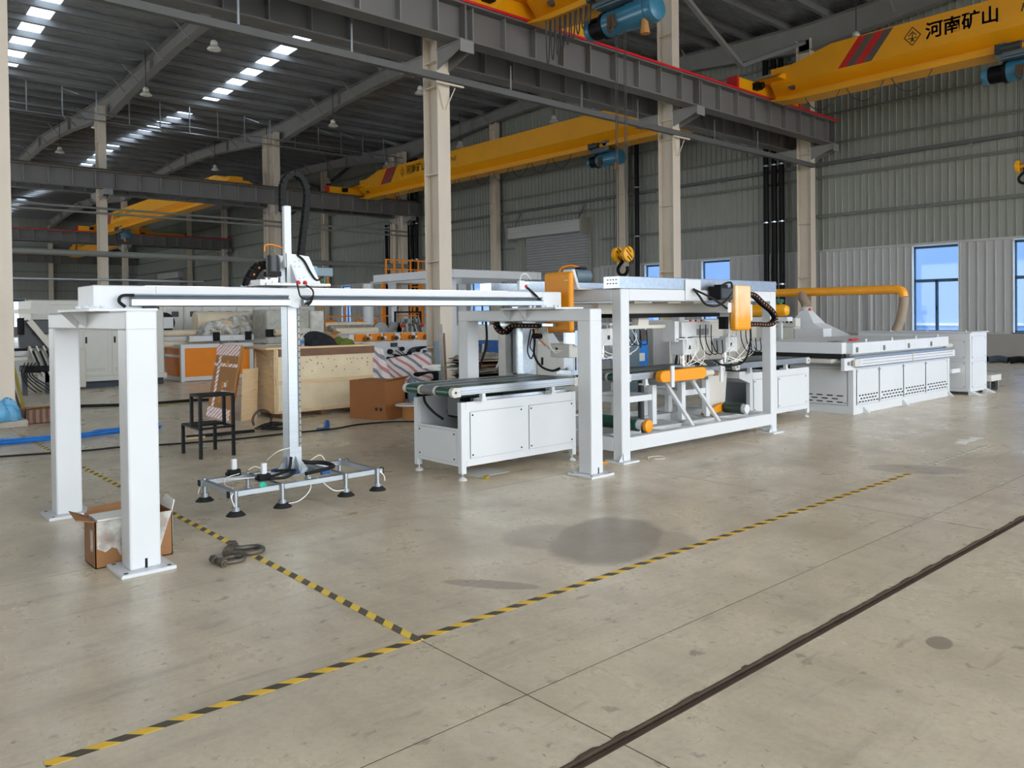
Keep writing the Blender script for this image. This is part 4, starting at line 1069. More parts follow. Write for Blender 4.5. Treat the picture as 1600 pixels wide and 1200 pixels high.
# first head: orange cover in front of a white bracket and grey motor
t = thing('pick_up_head', 'pick-up head with a flat bright orange cover beside the right portal leg', 'pick-up head', (6.35, 6.3, 1.5))
B(t).box(6.26, 6.34, 6.09, 6.51, 1.4, 2.07).build('belt_cover', 'orange_paint', bevel=.035, seg=3)
B(t).box(6.2595, 6.262, 6.12, 6.17, 1.97, 1.98).build('label_sticker', 'paper_white')
B(t).prism([(6.37, 6.08, 1.88), (6.37, 6.3, 1.88), (6.37, 6.3, 2.1), (6.37, 6.16, 2.1)], (.04, 0, 0)).build('motor_bracket', 'white_paint')
B(t).box(6.35, 6.75, 6.05, 6.4, 1.872, 1.89).build('motor_plate', 'white_paint')
mo = B(t).cyl((6.42, 6.2, 2.03), (6.66, 6.2, 2.03), .075, 18).build('servo_motor', 'servo_slate', smooth=True)
B(t).box(6.5, 6.6, 6.16, 6.24, 2.1, 2.13).build('terminal_box', 'black_plastic', mo)
B(t).tube([(6.4, 6.4, 2.08), (6.42, 6.36, 2.13), (6.48, 6.28, 2.15), (6.54, 6.2, 2.12)], .012, 6).build('orange_cable', 'orange_enamel', mo)
B(t).box(6.36, 6.5, 6.12, 6.3, 1.25, 1.42).build('slide_block', 'galvanised')
B(t).box(6.3, 6.56, 6.15, 6.45, 1.12, 1.27).build('valve_box', 'grey_cabinet_paint', bevel=.006)
B(t).box(6.297, 6.3, 6.33, 6.37, 1.19, 1.23).build('label_sticker', 'ink_black')
B(t).box(6.561, 6.64, 6.17, 6.43, 1.15, 1.26).build('valve_cover', 'white_paint', bevel=.006)
for k in (0, 1, 2): B(t).box(6.36+k*.06, 6.4+k*.06, 6.16, 6.3, .98, 1.12).build('slide_unit', 'aluminium')
B(t).box(6.3, 6.56, 6.13, 6.35, .93, .98).build('gripper_plate', 'galvanised')
B(t).box(6.2, 6.24, 6.3, 7.2, 1.47, 1.5).build('chain_tray', 'galvanised')
chain(t, [(6.2, 7.26, 1.6), (6.2, 7.27, 1.5), (6.2, 7.2, 1.42), (6.2, 7.1, 1.4), (6.2, 7.02, 1.45), (6.2, 6.93, 1.475), (6.2, 6.75, 1.475), (6.2, 6.52, 1.475)], .07, .055, (1, 0, 0), dots=-1)
for k in range(7):
    y = 6.5-.03*k; B(t).tube([(6.22, y+.1, 1.46), (6.24, y+.06, 1.36-.02*k), (6.26, y, 1.26-.015*k), (6.3, y-.06, 1.2), (6.34, y-.1, 1.16)], .005, 5).build('air_line', 'paper_white')
b = B(t)
b.tube([(6.2, 6.62, 1.44), (6.2, 6.6, 1.3), (6.22, 6.63, 1.15), (6.24, 6.55, 1.02), (6.27, 6.4, .97), (6.3, 6.3, 1.0)], .014, 6)
b.tube([(6.2, 6.66, 1.44), (6.2, 6.7, 1.3), (6.2, 6.72, 1.18), (6.2, 6.66, 1.1), (6.2, 6.6, 1.2)], .008, 6)
b.tube([(6.2, 6.6, 1.44), (6.2, 6.68, 1.25), (6.2, 6.6, 1.16)], .007, 6)
b.build('cable', 'black_rubber')
B(t).tube([(6.2, 6.58, 1.44), (6.22, 6.55, 1.33), (6.25, 6.48, 1.25)], .008, 6).build('orange_cable', 'orange_enamel')
B(t).cyl((6.2, 6.5, 1.36), (6.2, 6.62, 1.36), .03, 10).build('cable_plug', 'black_plastic')
# second head: orange cover with a painted sky reflection, hung before the frame
t = thing('pick_up_head', 'pick-up head with a glossy orange cover with painted pale sheen hung in front of the frame', 'pick-up head', (8.5, 5.5, 1.6))
B(t).box(8.385, 8.725, 5.38, 5.49, 1.38, 1.935).build('belt_cover', 'orange_sky_sheen', bevel=.035, seg=3)
mo = B(t).box(8.12, 8.385, 5.42, 5.56, 1.76, 1.9).build('servo_motor', 'motor_grey', bevel=.012)
B(t).box(8.16, 8.3, 5.44, 5.54, 1.9, 1.935).build('terminal_box', 'black_plastic', mo)
B(t).box(8.1, 8.125, 5.41, 5.57, 1.75, 1.91).build('end_cap', 'black_plastic', mo)
B(t).tube([(8.2, 5.45, 1.93), (8.3, 5.44, 1.96), (8.38, 5.44, 1.95), (8.36, 5.43, 1.85), (8.22, 5.42, 1.74), (8.05, 5.43, 1.68), (7.86, 5.45, 1.7), (7.8, 5.5, 1.8), (7.78, 5.56, 1.88)], .013, 6).build('cable', 'black_rubber', mo)
B(t).tube([(7.78, 5.57, 1.88), (7.9, 5.5, 1.82), (8.08, 5.45, 1.74), (8.28, 5.44, 1.65)], .013, 6).build('cable', 'black_rubber', mo)
B(t).box(8.4, 8.7, 5.49, 5.62, 1.5, 1.8).build('cover_bracket', 'white_paint')
B(t).box(8.3, 8.38, 5.44, 5.6, 1.6, 1.72).build('slide_block', 'white_paint', bevel=.004)
B(t).box(8.34, 8.4, 5.5, 5.6, 1.4, 1.55).build('slide_unit', 'black_plastic')
chain(t, [(8.72, 5.46, 1.83), (8.9, 5.46, 1.81), (9.1, 5.46, 1.71), (9.3, 5.46, 1.62), (9.39, 5.46, 1.53), (9.33, 5.46, 1.46), (9.2, 5.46, 1.44), (8.95, 5.46, 1.45), (8.72, 5.46, 1.45)], .06, .058, (0, 1, 0), dots=-1)
B(t).box(8.72, 8.8, 5.42, 5.5, 1.5, 1.7).build('chain_mount', 'white_paint')
B(t).tube([(8.8, 5.45, 1.42), (8.82, 5.46, 1.25), (8.8, 5.5, 1.05), (8.78, 5.6, .95), (8.65, 5.75, .94), (8.6, 5.85, 1.0)], .013, 6).build('cable', 'black_rubber')
# grippers hanging inside the frame
def gripper(lab, x, y, wide, z=1.3):
    t = thing('gripper_unit', lab, 'gripper', (x, y, z))
    if wide:
        B(t).box(x, x+.6, y, y+.25, z, z+.19).build('valve_housing', 'white_paint', bevel=.006)
        B(t).box(x+.3, x+.55, y-.004, y, z+.02, z+.1).build('cover_window', 'steel_dull')
        B(t).box(x-.12, x-.04, y+.02, y+.2, z-.05, z+.2).build('side_bracket', 'white_paint')
        B(t).box(x-.1, x+.75, y-.03, y+.25, z-.025, z-.01).build('mount_plate', 'white_paint')
        for k in range(6): B(t).cyl((x+.25+k*.06, y+.06, z+.19), (x+.25+k*.06, y+.06, z+.215), .014, 8).build('push_fitting', ('red_plastic', 'paper_white')[k % 2])
    B(t).box(x+.02, x+.3, y, y+.2, z-.22, z-.02).build('actuator_box', 'white_paint', bevel=.006)
    B(t).box(x+.13, x+.17, y-.003, y, z-.15, z-.1).build('label_sticker', 'ink_black')
    B(t).box(x+.3, x+.36, y, y+.2, z-.18, z-.02).build('valve_block', 'grey_cabinet_paint')
    B(t).cyl((x+.14, y+.1, z-.22), (x+.14, y+.1, z-.35), .035, 14).build('lift_column', 'chrome', smooth=True)
    B(t).box(x+.04, x+.26, y, y+.2, z-.375, z-.35).build('gripper_plate', 'galvanised')
    for k in range(3): B(t).cyl((x+.08+k*.07, y+.05, z-.375), (x+.08+k*.07, y+.05, z-.39), .016, 10).build('vacuum_pad', 'black_rubber')
    for k in range(8):
        u = random.uniform(0, .5)
        B(t).tube([(x+u, y-.01, z+.02), (x+u+random.uniform(-.1, .1), y-.06, z-.12), (x+u+random.uniform(-.2, .2), y-.05, z-.26), (x+random.uniform(0, .5), y-.02, z-.36)], .005, 5).build('air_line', 'paper_white')
    b = B(t)
    for k in range(3):
        u = .35+k*.12
        b.tube([(x+u, y-.02, z+.15), (x+u-.04, y-.05, z-.05), (x+u+.05, y-.06, z-.2), (x+u+.2, y-.05, z-.22), (x+u+.22, y-.03, z-.05)], .007, 5)
    b.build('cable', 'black_rubber')
gripper('white gripper unit with a wide valve housing under the frame middle', 8.08, 5.95, True)
gripper('small white gripper unit below the glossy orange cover', 9.03, 5.97, False, 1.3)
gripper('white gripper unit half hidden between the portal leg and the frame post', 6.88, 6.22, False, 1.45)
t = thing('cable_bundle', 'brown and black cables hanging loose inside the frame', 'cables', (8.7, 6.3, 1.0))
for k in range(9):
    x = 8.55+random.uniform(0, .3); y = 6.25+random.uniform(0, .25)
    B(t).tube([(x, y, 1.35), (x-.06, y, 1.15), (x-.1+random.uniform(-.05, .05), y, .95), (x-.12, y, .9)], .012, 5).build('cable', ('rust_brown', 'black_rubber')[k % 2])

# inner belt conveyor on its own white stand
t = thing('transfer_conveyor', 'short belt conveyor with an orange chain guard inside the white frame', 'conveyor', (8.0, 6.3, .26))
belt_top(t, 7.0, 9.0, 5.98, .905)
for x in (7.1, 7.62, 8.2, 8.72):
    for y in (6.05, 6.65): B(t).box(x, x+.08, y, y+.07, .26, .74).build('leg', 'white_paint', bevel=.004)
for y in (6.06, 6.66):
    for a, c in ((7.18, 7.62), (8.28, 8.72)): B(t).box(a, c, y, y+.05, .56, .63).build('stand_bar', 'white_paint')
for x in (7.11, 7.63, 8.21, 8.73): B(t).box(x, x+.06, 6.12, 6.65, .56, .63).build('stand_bar', 'white_paint')
b = B(t)
P = [(7.58+.068*math.cos(PI/2+k*PI/8), .85+.068*math.sin(PI/2+k*PI/8)) for k in range(9)]+[(8.36+.074*math.cos(-PI/2+k*PI/8), .855+.074*math.sin(-PI/2+k*PI/8)) for k in range(9)]
b.prism([(x, 5.84, z) for x, z in P], (0, .09, 0)); b.build('chain_guard', 'orange_paint', bevel=.008)
B(t).box(7.69, 7.75, 5.82, 5.84, .72, .97).build('guard_strap', 'white_paint')
B(t).cyl((8.42, 5.9, .84), (8.62, 5.9, .84), .045, 14).build('gear_motor', 'cream_paint', smooth=True)
B(t).box(8.62, 8.72, 5.86, 5.94, .8, .86).build('motor_end', 'wood_brown')
B(t).box(8.72, 8.78, 5.83, 5.85, .72, 1.0).build('guard_strap', 'white_paint')
B(t).cyl((7.95, 6.5, .26), (7.95, 6.5, .8), .04, 12).build('lift_cylinder', 'motor_grey')
for i, (x, m, lab) in enumerate(((7.05, 'green_belt', 'low green roller with an orange pulley at the left of the frame base'), (9.18, 'green_belt_dark', 'low dark green roller with an orange chain guard at the right of the frame base'))):
    t = thing('drive_roller', lab, 'roller', (x, 6.0, .26))
    B(t).cyl((x, 6.6 if i == 0 else 6.07, .34), (x, 5.8, .34), .075, 22).build('roller_drum', m, smooth=True)
    B(t).cyl((x, 5.8, .34), (x, 5.74, .34), .06, 16).build('end_disc', 'white_paint')
    if i == 0: B(t).box(x-.03, x+.03, 5.7, 5.74, .26, .34).build('bearing_block', 'dark_steel')
    if i == 0: B(t).lathe((x, 5.7, .34), [(.05, 0), (.07, -.01), (.07, -.05), (.05, -.06)], 18, 'y').build('pulley', 'orange_paint', smooth=True)
    else:
        P = [(x-.02+.06*math.cos(-PI/2+k*PI/8), .34+.06*math.sin(-PI/2+k*PI/8)) for k in range(9)]+[(x-.46, .3), (x-.46, .265)]
        B(t).prism([(px, 6.08, pz) for px, pz in P], (0, .06, 0)).build('chain_guard', 'orange_paint', bevel=.008)
    if i == 0: B(t).box(x-.6, x+.1, 6.64, 6.7, .26, .4).build('roller_stand', 'white_paint')
t = thing('deflector_plate', 'tall slanted grey deflector plate beside the outfeed conveyor', 'plate', (9.2, 6.2, .26))
B(t).prism([(9.02, 6.2, .26), (9.34, 6.2, .26), (9.42, 6.2, .8), (8.98, 6.2, .8)], (0, .02, 0)).build('plate', 'cream_paint')
B(t).prism([(9.34, 6.2, .26), (9.34, 6.6, .26), (9.42, 6.6, .8), (9.42, 6.2, .8)], (.01, 0, 0)).build('side_plate', 'grey_cabinet_paint')

# ================================================================== LARGE FLAT MACHINE, CABINET, HOOD AND DUCT
t = thing('flat_bed_machine', 'large white flat machine with slotted side panels and a perforated rail', 'machine', (14, 6.5, 0))
X0, X1, Y0, Y1 = 12.1, 15.95, 5.71, 7.5
b = B(t); b.box(X0+.01, X1-.01, Y0+.01, Y1, .03, .73); b.box(X0, X1, Y0+.0, Y1, .0, .12); b.box(X0+.1, X1, Y0+.1, Y1, .73, .95); body = b.build('body', 'white_paint')
for x in (X0, X1-.07): B(t).box(x-.002, x+.09, Y0-.003, Y0+.08, 0, .735).build('corner_post', 'white_paint')
ed = [X0+.1, 13.0, 13.93, 14.86, X1-.08]
def slots(t, par, face, a0, a1, z0, at, n=7):
    b = B(t); w = (a1-a0)/(n+1)
    for r in range(3):
        for k in range(n):
            a = a0+.06+(k+(.5 if r == 1 else 0))*w*1.05
            if a+w*.6 > a1: continue
            if face == 'y': b.box(a, a+w*.62, at-.0085, at-.004, z0+r*.05, z0+r*.05+.02)
            else: b.box(at-.0085, at-.004, a, a+w*.62, z0+r*.05, z0+r*.05+.016)
    b.build('vent_slots', 'black_plastic', par, kind='stuff')
for k in range(4):
    p = panel(t, None, 'y', ed[k]+.02, ed[k+1]-.02, .14, .69, Y0); slots(t, p, 'y', ed[k]+.02, ed[k+1]-.02, .17, Y0)
p = panel(t, None, 'x', Y0+.1, Y1-.1, .14, .69, X0); slots(t, p, 'x', Y0+.1, Y1-.1, .17, X0, 9)
r = B(t).box(X0-.03, 16.08, Y0-.06, Y0-.03, .745, .86).build('perforated_rail', 'white_paint')
b = B(t)
for k in range(82):
    for z in (.775, .825): b.box(12.3+k*.045, 12.315+k*.045, Y0-.063, Y0-.06, z, z+.012)
b.build('perforations', 'panel_shadow_gap', r, kind='stuff')
B(t).box(X0-.08, X0+.12, Y0-.07, Y0-.02, .75, .85).build('rail_end', 'cream_paint')
B(t).box(X0, 16.0, Y0-.02, Y0+.1, .72, .9).build('rail_carrier', 'galvanised')
B(t).box(14.15, 14.19, Y0-.075, Y0-.06, .74, .88).build('rail_joint', 'cream_paint')
for k in range(4):
    x0 = X0+k*(X1-X0)/4
    l = B(t).box(x0+.006, x0+(X1-X0)/4-.006, Y0, Y1, .93, 1.11).build('lid', 'white_paint', bevel=.006)
    B(t).box(x0+.1, x0+.14, Y0-.02, Y0, .96, 1.04).build('lid_clasp', 'steel_dull', l)
    B(t).cyl((x0+.48, Y0+.02, 1.11), (x0+.48, Y0+.02, 1.16), .018, 8).build('lid_knob', 'white_paint', l)
B(t).box(X0-.15, X0, Y0+.1, Y1, .94, 1.115).build('infeed_hood', 'white_paint', bevel=.006)
B(t).box(X0-.14, X0+.02, Y0+.12, Y1-.05, .862, .938).build('rubber_curtain', 'black_rubber')
B(t).box(X0-.3, X0+.02, Y0+.2, Y1, .8, .86).build('infeed_plate', 'cream_paint')
B(t).box(X0-.32, X0, Y0-.02, Y0+.04, .69, .88).build('side_arm', 'white_paint', bevel=.004)
b = B(t); b.cyl((X0-.2, Y0-.02, .8), (X0-.2, Y0-.035, .8), .03, 12); b.box(X0-.12, X0-.05, Y0-.03, Y0-.02, .76, .84); b.build('arm_bearing', 'steel_dull')
for x in (12.45, 13.9, 15.9): B(t).prism([(x-.02, Y0, .1), (x-.02, Y0-.1, 0), (x-.02, Y0, 0)], (.04, 0, 0)).build('anchor_foot', 'white_paint')
B(t).box(X0+.25, X0+.5, 6.1, 6.25, 1.111, 1.116).build('rag_tray', 'ink_black')
tg = thing('red_tool', 'small red tool lying on the white lid of the flat machine', 'tool', (12.85, 6.06, 1.118))
B(tg).box(12.74, 12.98, 6.02, 6.1, 1.117, 1.15).build('handle', 'red_plastic', bevel=.012)
B(tg).box(12.98, 13.05, 6.05, 6.07, 1.12, 1.135).build('blade', 'black_plastic')
t = thing('end_cabinet', 'tall white cabinet machine at the far right end of the line', 'machine', (16.8, 6.5, 0))
B(t).box(16.34, 17.2, 5.47, 7.6, .05, 1.17).build('body', 'white_paint', bevel=.008)
panel(t, None, 'y', 16.4, 17.12, .68, 1.1, 5.47); panel(t, None, 'y', 16.4, 17.12, .12, .62, 5.47)
for a, c in ((5.56, 6.1), (6.2, 7.5)): panel(t, None, 'x', a, c, .68, 1.02, 16.34); panel(t, None, 'x', a, c, .12, .62, 16.34)
B(t).box(16.3, 17.24, 5.44, 7.6, 1.17, 1.185).build('top_sheet', 'white_paint')
for x in (16.3, 17.05): B(t).prism([(x, 5.5, .09), (x, 5.3, 0), (x, 5.5, 0)], (.15, 0, 0)).build('anchor_foot', 'white_paint')
B(t).box(15.95, 16.34, 5.65, 5.72, .42, .5).build('tie_bar', 'white_paint')
B(t).cyl((15.95, 5.8, .93), (16.3, 5.8, .93), .04, 12).build('tie_pipe', 'cream_paint')
for y in (5.6, 6.3, 7.0): B(t).cyl((16.5, y, 1.185), (16.5, y, 1.21), .015, 8).build('lifting_eye', 'white_paint')
t = thing('motor_stand', 'low grey step-shaped motor stand on the floor past the white end cabinet', 'stand', (17.6, 5.7, 0))
B(t).box(17.25, 17.8, 5.4, 5.9, .2, .32).build('stand_top', 'grey_cabinet_paint', bevel=.006)
for x in (17.28, 17.72): B(t).box(x, x+.06, 5.44, 5.86, 0, .2).build('leg', 'steel_dull')
B(t).cyl((17.4, 5.5, .1), (17.62, 5.5, .1), .06, 14).build('motor', 'black_plastic')
t = thing('fume_hood', 'white sheet-metal hood tapering up to the orange pipe', 'hood', (16.4, 8.7, 1.0))
vs = [(16.1, 9.2, 1.03), (16.1, 7.95, 1.03), (17.0, 7.95, 1.03), (17.0, 9.2, 1.03), (16.2, 9.05, 1.35), (16.2, 8.5, 1.35), (16.7, 8.5, 1.35), (16.7, 9.05, 1.35), (16.3, 8.84, 1.62), (16.3, 8.68, 1.62), (16.5, 8.68, 1.62), (16.5, 8.84, 1.62)]
fs = [(i, (i+1) % 4, (i+1) % 4+4, i+4) for i in range(4)]+[(i+4, (i+1) % 4+4, (i+1) % 4+8, i+8) for i in range(4)]+[(3, 2, 1, 0), (8, 9, 10, 11)]
B(t).add(vs, fs).build('hood_body', 'white_paint')
B(t).cyl((16.4, 8.76, 1.6), (16.4, 8.76, 1.7), .1, 16).build('collar', 'white_paint')
B(t).box(16.28, 16.32, 8.62, 8.66, 1.62, 1.68).build('clamp', 'red_plastic')
B(t).box(16.0, 17.1, 7.9, 9.4, 0, 1.03).build('base_housing', 'cream_paint')
t = thing('control_console', 'grey control console with a row of black knobs in front of the hood', 'control box', (16.0, 8.8, 1.0))
B(t).box(15.85, 16.05, 8.72, 9.6, 1.28, 1.46).build('knob_panel', 'grey_cabinet_paint', bevel=.006)
for k in range(6): B(t).cyl((15.85, 8.82+k*.1, 1.38), (15.83, 8.82+k*.1, 1.38), .022, 10).build('knob', 'black_plastic')
B(t).cyl((15.85, 9.05, 1.42), (15.835, 9.05, 1.42), .015, 8).build('signal_lamp', 'red_plastic')
B(t).box(15.75, 16.05, 8.72, 9.6, .95, 1.27).build('console_box', 'grey_cabinet_paint', bevel=.006)
B(t).box(15.75, 16.1, 8.05, 8.7, .95, 1.25).build('console_cover', 'white_paint', bevel=.006)
t = thing('air_tank', 'yellow compressed air tank with green valves right of the frame', 'tank', (14.5, 8.2, 1.5))
B(t).lathe((14.5, 9.2, 1.63), [(.02, -1.08), (.1, -1.04), (.125, -.96), (.125, .0), (.1, .08), (.02, .12)][::-1], 18, 'y').build('tank_body', 'crane_yellow', smooth=True)
for k in range(3):
    B(t).cyl((14.5, 8.5-k*.1, 1.73), (14.5, 8.5-k*.1, 1.8), .02, 8).build('riser', 'brass')
    B(t).cyl((14.44, 8.5-k*.1, 1.82), (14.56, 8.5-k*.1, 1.82), .045, 10).build('valve', 'green_plastic')
B(t).box(14.4, 14.6, 8.1, 9.6, 1.42, 1.5).build('tank_shelf', 'white_paint')
for y in (8.3, 9.5): B(t).box(14.47, 14.53, y-.03, y+.03, 0, 1.42).build('shelf_leg', 'white_paint')
t = thing('exhaust_duct', 'orange exhaust pipe with two brown flexible hoses above the end machines', 'duct', (17, 8.5, 2))
B(t).cyl((16.9, 10.0, 2.04), (16.9, 7.06, 2.04), .092, 20).build('orange_pipe', 'duct_orange', smooth=True)
B(t).tube([(16.9, 7.1, 2.04), (16.9, 6.99, 2.025), (16.9, 6.93, 1.97), (16.9, 6.91, 1.88)], .092, 18, 4).build('elbow', 'duct_orange', smooth=True)
b = B(t)
P = smooth_path([(16.9, 6.91, 1.88), (16.9, 6.92, 1.7), (16.88, 6.96, 1.45), (16.85, 7.05, 1.18)], 10)
for k in range(len(P)-1): b.cyl(P[k], P[k]+(P[k+1]-P[k])*.55, .096, 16); b.cyl(P[k]+(P[k+1]-P[k])*.5, P[k+1], .088, 16)
b.build('flexible_hose', 'hose_brown')
b = B(t)
P = smooth_path([(16.85, 9.1, 1.98), (16.7, 9.02, 1.9), (16.5, 8.85, 1.8), (16.4, 8.76, 1.7)], 6)
for k in range(len(P)-1): b.cyl(P[k], P[k]+(P[k+1]-P[k])*.55, .098, 14); b.cyl(P[k]+(P[k+1]-P[k])*.5, P[k+1], .09, 14)
b.build('flexible_hose', 'hose_brown')
B(t).cyl((16.9, 9.15, 1.93), (16.9, 9.15, 2.03), .1, 16).build('branch_collar', 'duct_orange')
t = thing('white_door_frame', 'slim white steel frame leaning against the white wall panels behind the hose', 'frame', (27, 12.3, 0))
b = B(t); b.box(26.98, 27.03, 12.49, 12.54, 0, 2.2); b.box(26.98, 27.03, 12.08, 12.13, 0, 2.2); b.box(26.98, 27.03, 12.08, 12.54, 2.15, 2.2); b.build('bars', 'white_paint')
t = thing('wrapped_coils', 'row of dark wrapped coils lying along the foot of the right wall', 'coils', (26.5, 6, 0))
for k in range(9):
    B(t).tube([(26.6, 4.6+k*.55, .1), (26.65, 4.85+k*.55, .13), (26.6, 5.1+k*.55, .09)], .1, 8).build('coil', ('black_plastic', 'pallet_dark', 'black_plastic', 'black_rubber', 'wrapped_grey')[k % 5])

# ================================================================== FLOOR MARKINGS AND LOOSE THINGS
def strip(name, lab, x0, x1, y0, y1, m):
    z = .0012 if m == 'tape_y' else 0
    t = B().box(x0, x1, y0, y1, .0005, .0016+z).build(name, m)
    return tag(t, lab, 'floor tape')
strip('hazard_tape', 'yellow and black floor tape running from the lower left corner past the white line', .62, 8.1, 3.235, 3.285, 'tape_x')
strip('hazard_tape', 'worn far remnant of the long yellow and black floor tape near the right edge', 8.75, 10.45, 3.285, 3.33, 'tape_worn')
strip('hazard_tape', 'yellow and black floor tape running back under the left portal leg and shackles', 2.215, 2.265, 3.24, 13.0, 'tape_y')
o = B()
for k in range(5): o.box(10.3+k*.14, 10.4+k*.14, 3.52+.02*(k % 2), 3.62+.04*(k % 3), .0004, .0016)
tag(o.build('paint_marks', 'paper_white'), 'faded white stencilled marks on the floor beyond the end of the tape', 'floor marking')

def shackle(lab, x, y, rz, s=1.0):
    t = thing('bow_shackle', lab, 'shackle', (x, y, 0), rz)
    r = .017*s
    pts = [(-.06, -.05), (0, -.055), (.05, -.07), (.1, -.06), (.135, 0), (.1, .06), (.05, .07), (0, .055), (-.06, .05)]
    bd = B(t).tube([(p[0]*s, p[1]*s, r*1.15) for p in pts], r, 10, 4).build('bow', 'shackle_steel', smooth=True)
    for q in (-1, 1): B(t).cyl((-.07*s, q*.036*s, .034*s), (-.07*s, q*.066*s, .034*s), .031*s, 16).build('eye', 'shackle_steel', bd, smooth=True)
    p = B(t).cyl((-.07*s, -.11*s, .034*s), (-.07*s, .11*s, .034*s), .017*s, 12).build('pin', 'rust_brown')
    B(t).cyl((-.07*s, .07*s, .034*s), (-.07*s, .095*s, .034*s), .03*s, 6).build('nut', 'shackle_steel', p)
    B(t).cyl((-.07*s, -.075*s, .034*s), (-.07*s, -.1*s, .034*s), .028*s, 12).build('pin_head', 'shackle_steel', p)
shackle('steel bow shackle lying across the yellow and black tape', 2.2, 5.28, -.62, 1.05)
shackle('smaller steel bow shackle on the bare floor, nearer the camera than its twin', 2.04, 5.13, .1, .85)

# open taped carton behind the near portal post
t = thing('taped_carton', 'open brown carton wrapped in clear tape behind the near white post', 'cardboard box', (1.6, 5.72, 0))
x0, x1, y0, y1, h = 1.37, 1.85, 5.59, 5.85, .3
b = B(t); b.box(x0, x1, y0, y0+.006, 0, h); b.box(x0, x1, y1-.006, y1, 0, h+.02); b.box(x0, x0+.006, y0, y1, 0, h); b.box(x1-.006, x1, y0, y1, 0, h); b.box(x0, x1, y0, y1, 0, .006); b.build('carton', 'cardboard_old')
B(t).prism([(x0, y0+.01, h), (x0, y1-.01, h), (x0-.1, y1-.04, h+.05), (x0-.1, y0+.04, h+.02)], (0, 0, .006)).build('flap', 'cardboard_old')
B(t).prism([(x0+.01, y1, h), (x1-.01, y1, h), (x1-.05, y1+.03, h+.06), (x0+.03, y1+.03, h+.04)], (0, .006, 0)).build('flap', 'cardboard_old')
B(t).prism([(x1, y0+.01, h), (x1, y1-.01, h), (x1+.03, y1-.03, h+.07), (x1+.03, y0+.05, h+.06)], (.006, 0, 0)).build('flap', 'paper_white')
B(t).box(x0+.02, x0+.3, y0+.02, y1-.03, h-.05, h+.01).build('wrapping_paper', 'paper_white')
b = B(t); b.prism([(x0+.01, y0-.003, h), (x0+.01, y0-.003, .13), (x0+.06, y0-.003, .1), (x0+.1, y0-.003, .125), (x0+.13, y0-.003, .11), (x0+.15, y0-.003, .06), (x0+.17, y0-.003, .1), (x0+.3, y0-.003, .09), (x0+.4, y0-.003, .07), (x1-.05, y0-.003, .16), (x1-.02, y0-.003, .25), (x1, y0-.003, h)], (0, .0015, 0)); b.box(x1+.001, x1+.003, y0, y1-.05, .08, h); b.box(x0-.003, x0-.001, y0+.05, y0+.1, .1, .24); b.build('clear_tape', 'clear_film')

# black step stool
t = thing('step_stool', 'black steel two-step stool standing on the floor left of the crate', 'stool', (3.53, 9.4, 0))
w = .034
def leg(x, y, z): B(t).box(x-w/2, x+w/2, y-w/2, y+w/2, 0, z).build('leg', 'black_paint')
for x in (3.35, 3.73): leg(x, 9.13, .71); leg(x, 9.69, .345)
for x in (3.35, 3.73): B(t).box(x-w/2, x+w/2, 9.4-w/2, 9.4+w/2, .345, .71).build('upper_leg', 'black_paint')
B(t).box(3.335, 3.745, 9.115, 9.415, .7, .73).build('top_step', 'black_paint', bevel=.003)
B(t).box(3.335, 3.745, 9.4, 9.705, .335, .36).build('lower_step', 'black_paint', bevel=.003)
for x in (3.35, 3.73): B(t).box(x-w/2, x+w/2, 9.13, 9.4, .33, .355).build('side_rail', 'black_paint')
B(t).box(3.35, 3.73, 9.13-w/2, 9.13+w/2, .33, .355).build('cross_rail', 'black_paint')

# wooden crate with things on it
t = thing('wooden_crate', 'long pale plywood crate with nail heads and brown top board', 'crate', (6.43, 12.25, 0))
x0, x1, y0, y1 = 5.55, 7.32, 11.87, 12.66
B(t).box(x0+.02, x1-.02, y0+.015, y1, .1, 1.09).build('crate_core', 'wood_pale')
B(t).box(x0+.03, x1, y0, y0+.014, .6, .98).build('front_board', 'wood_pale')
B(t).box(x0+.03, x1, y0, y0+.014, .13, .53).build('front_board', 'wood_pale')
B(t).box(x0, x1, y0-.015, y0+.014, .53, .6).build('batten', 'wood_ply')
B(t).box(x0, x1, y0-.01, y0+.014, .08, .13).build('batten', 'wood_ply')
B(t).box(x0+.05, x1+.02, y0-.02, y0+.03, .98, 1.1).build('top_board', 'wood_brown')
for y in (y0+.02, y1-.06): B(t).box(x0-.02, x0+.02, y, y+.05, .08, 1.1).build('end_batten', 'wood_ply')
for z in (.08, .54, 1.05): B(t).box(x0-.02, x0+.02, y0+.05, y1-.05, z, z+.05).build('end_batten', 'wood_ply')
B(t).bar((x0-.008, y0+.07, .85), (x0-.008, y1-.08, 1.05), .02, .05).build('brace_batten', 'wood_ply')
B(t).box(x0, x0+.02, y0, y1, .1, 1.09).build('end_board', 'wood_ply')
B(t).box(x0-.15, x1, y0, y1+.5, 1.1, 1.13).build('lid', 'wood_ply')
for x in (x0+.15, 6.4, x1-.2): B(t).box(x-.06, x+.06, y0+.03, y1, 0, .1).build('skid', 'wood_brown')
b = B(t)
random.seed(3)
for k in range(34):
    x = random.uniform(x0+.25, x1-.1); z = random.choice((.7, .76, .83, .88, .92))+random.uniform(-.02, .02); b.box(x-.006, x+.006, y0-.003, y0, z, z+.018)
b.build('nail_heads', 'dark_steel', kind='stuff')
b = B(t)
for zz in (.86, .9): b.lathe((x0-.022, y0+.12, zz), [(.028, 0), (.028, .002)], 12, 'x')
b.build('paper_sticker', 'paper_white')
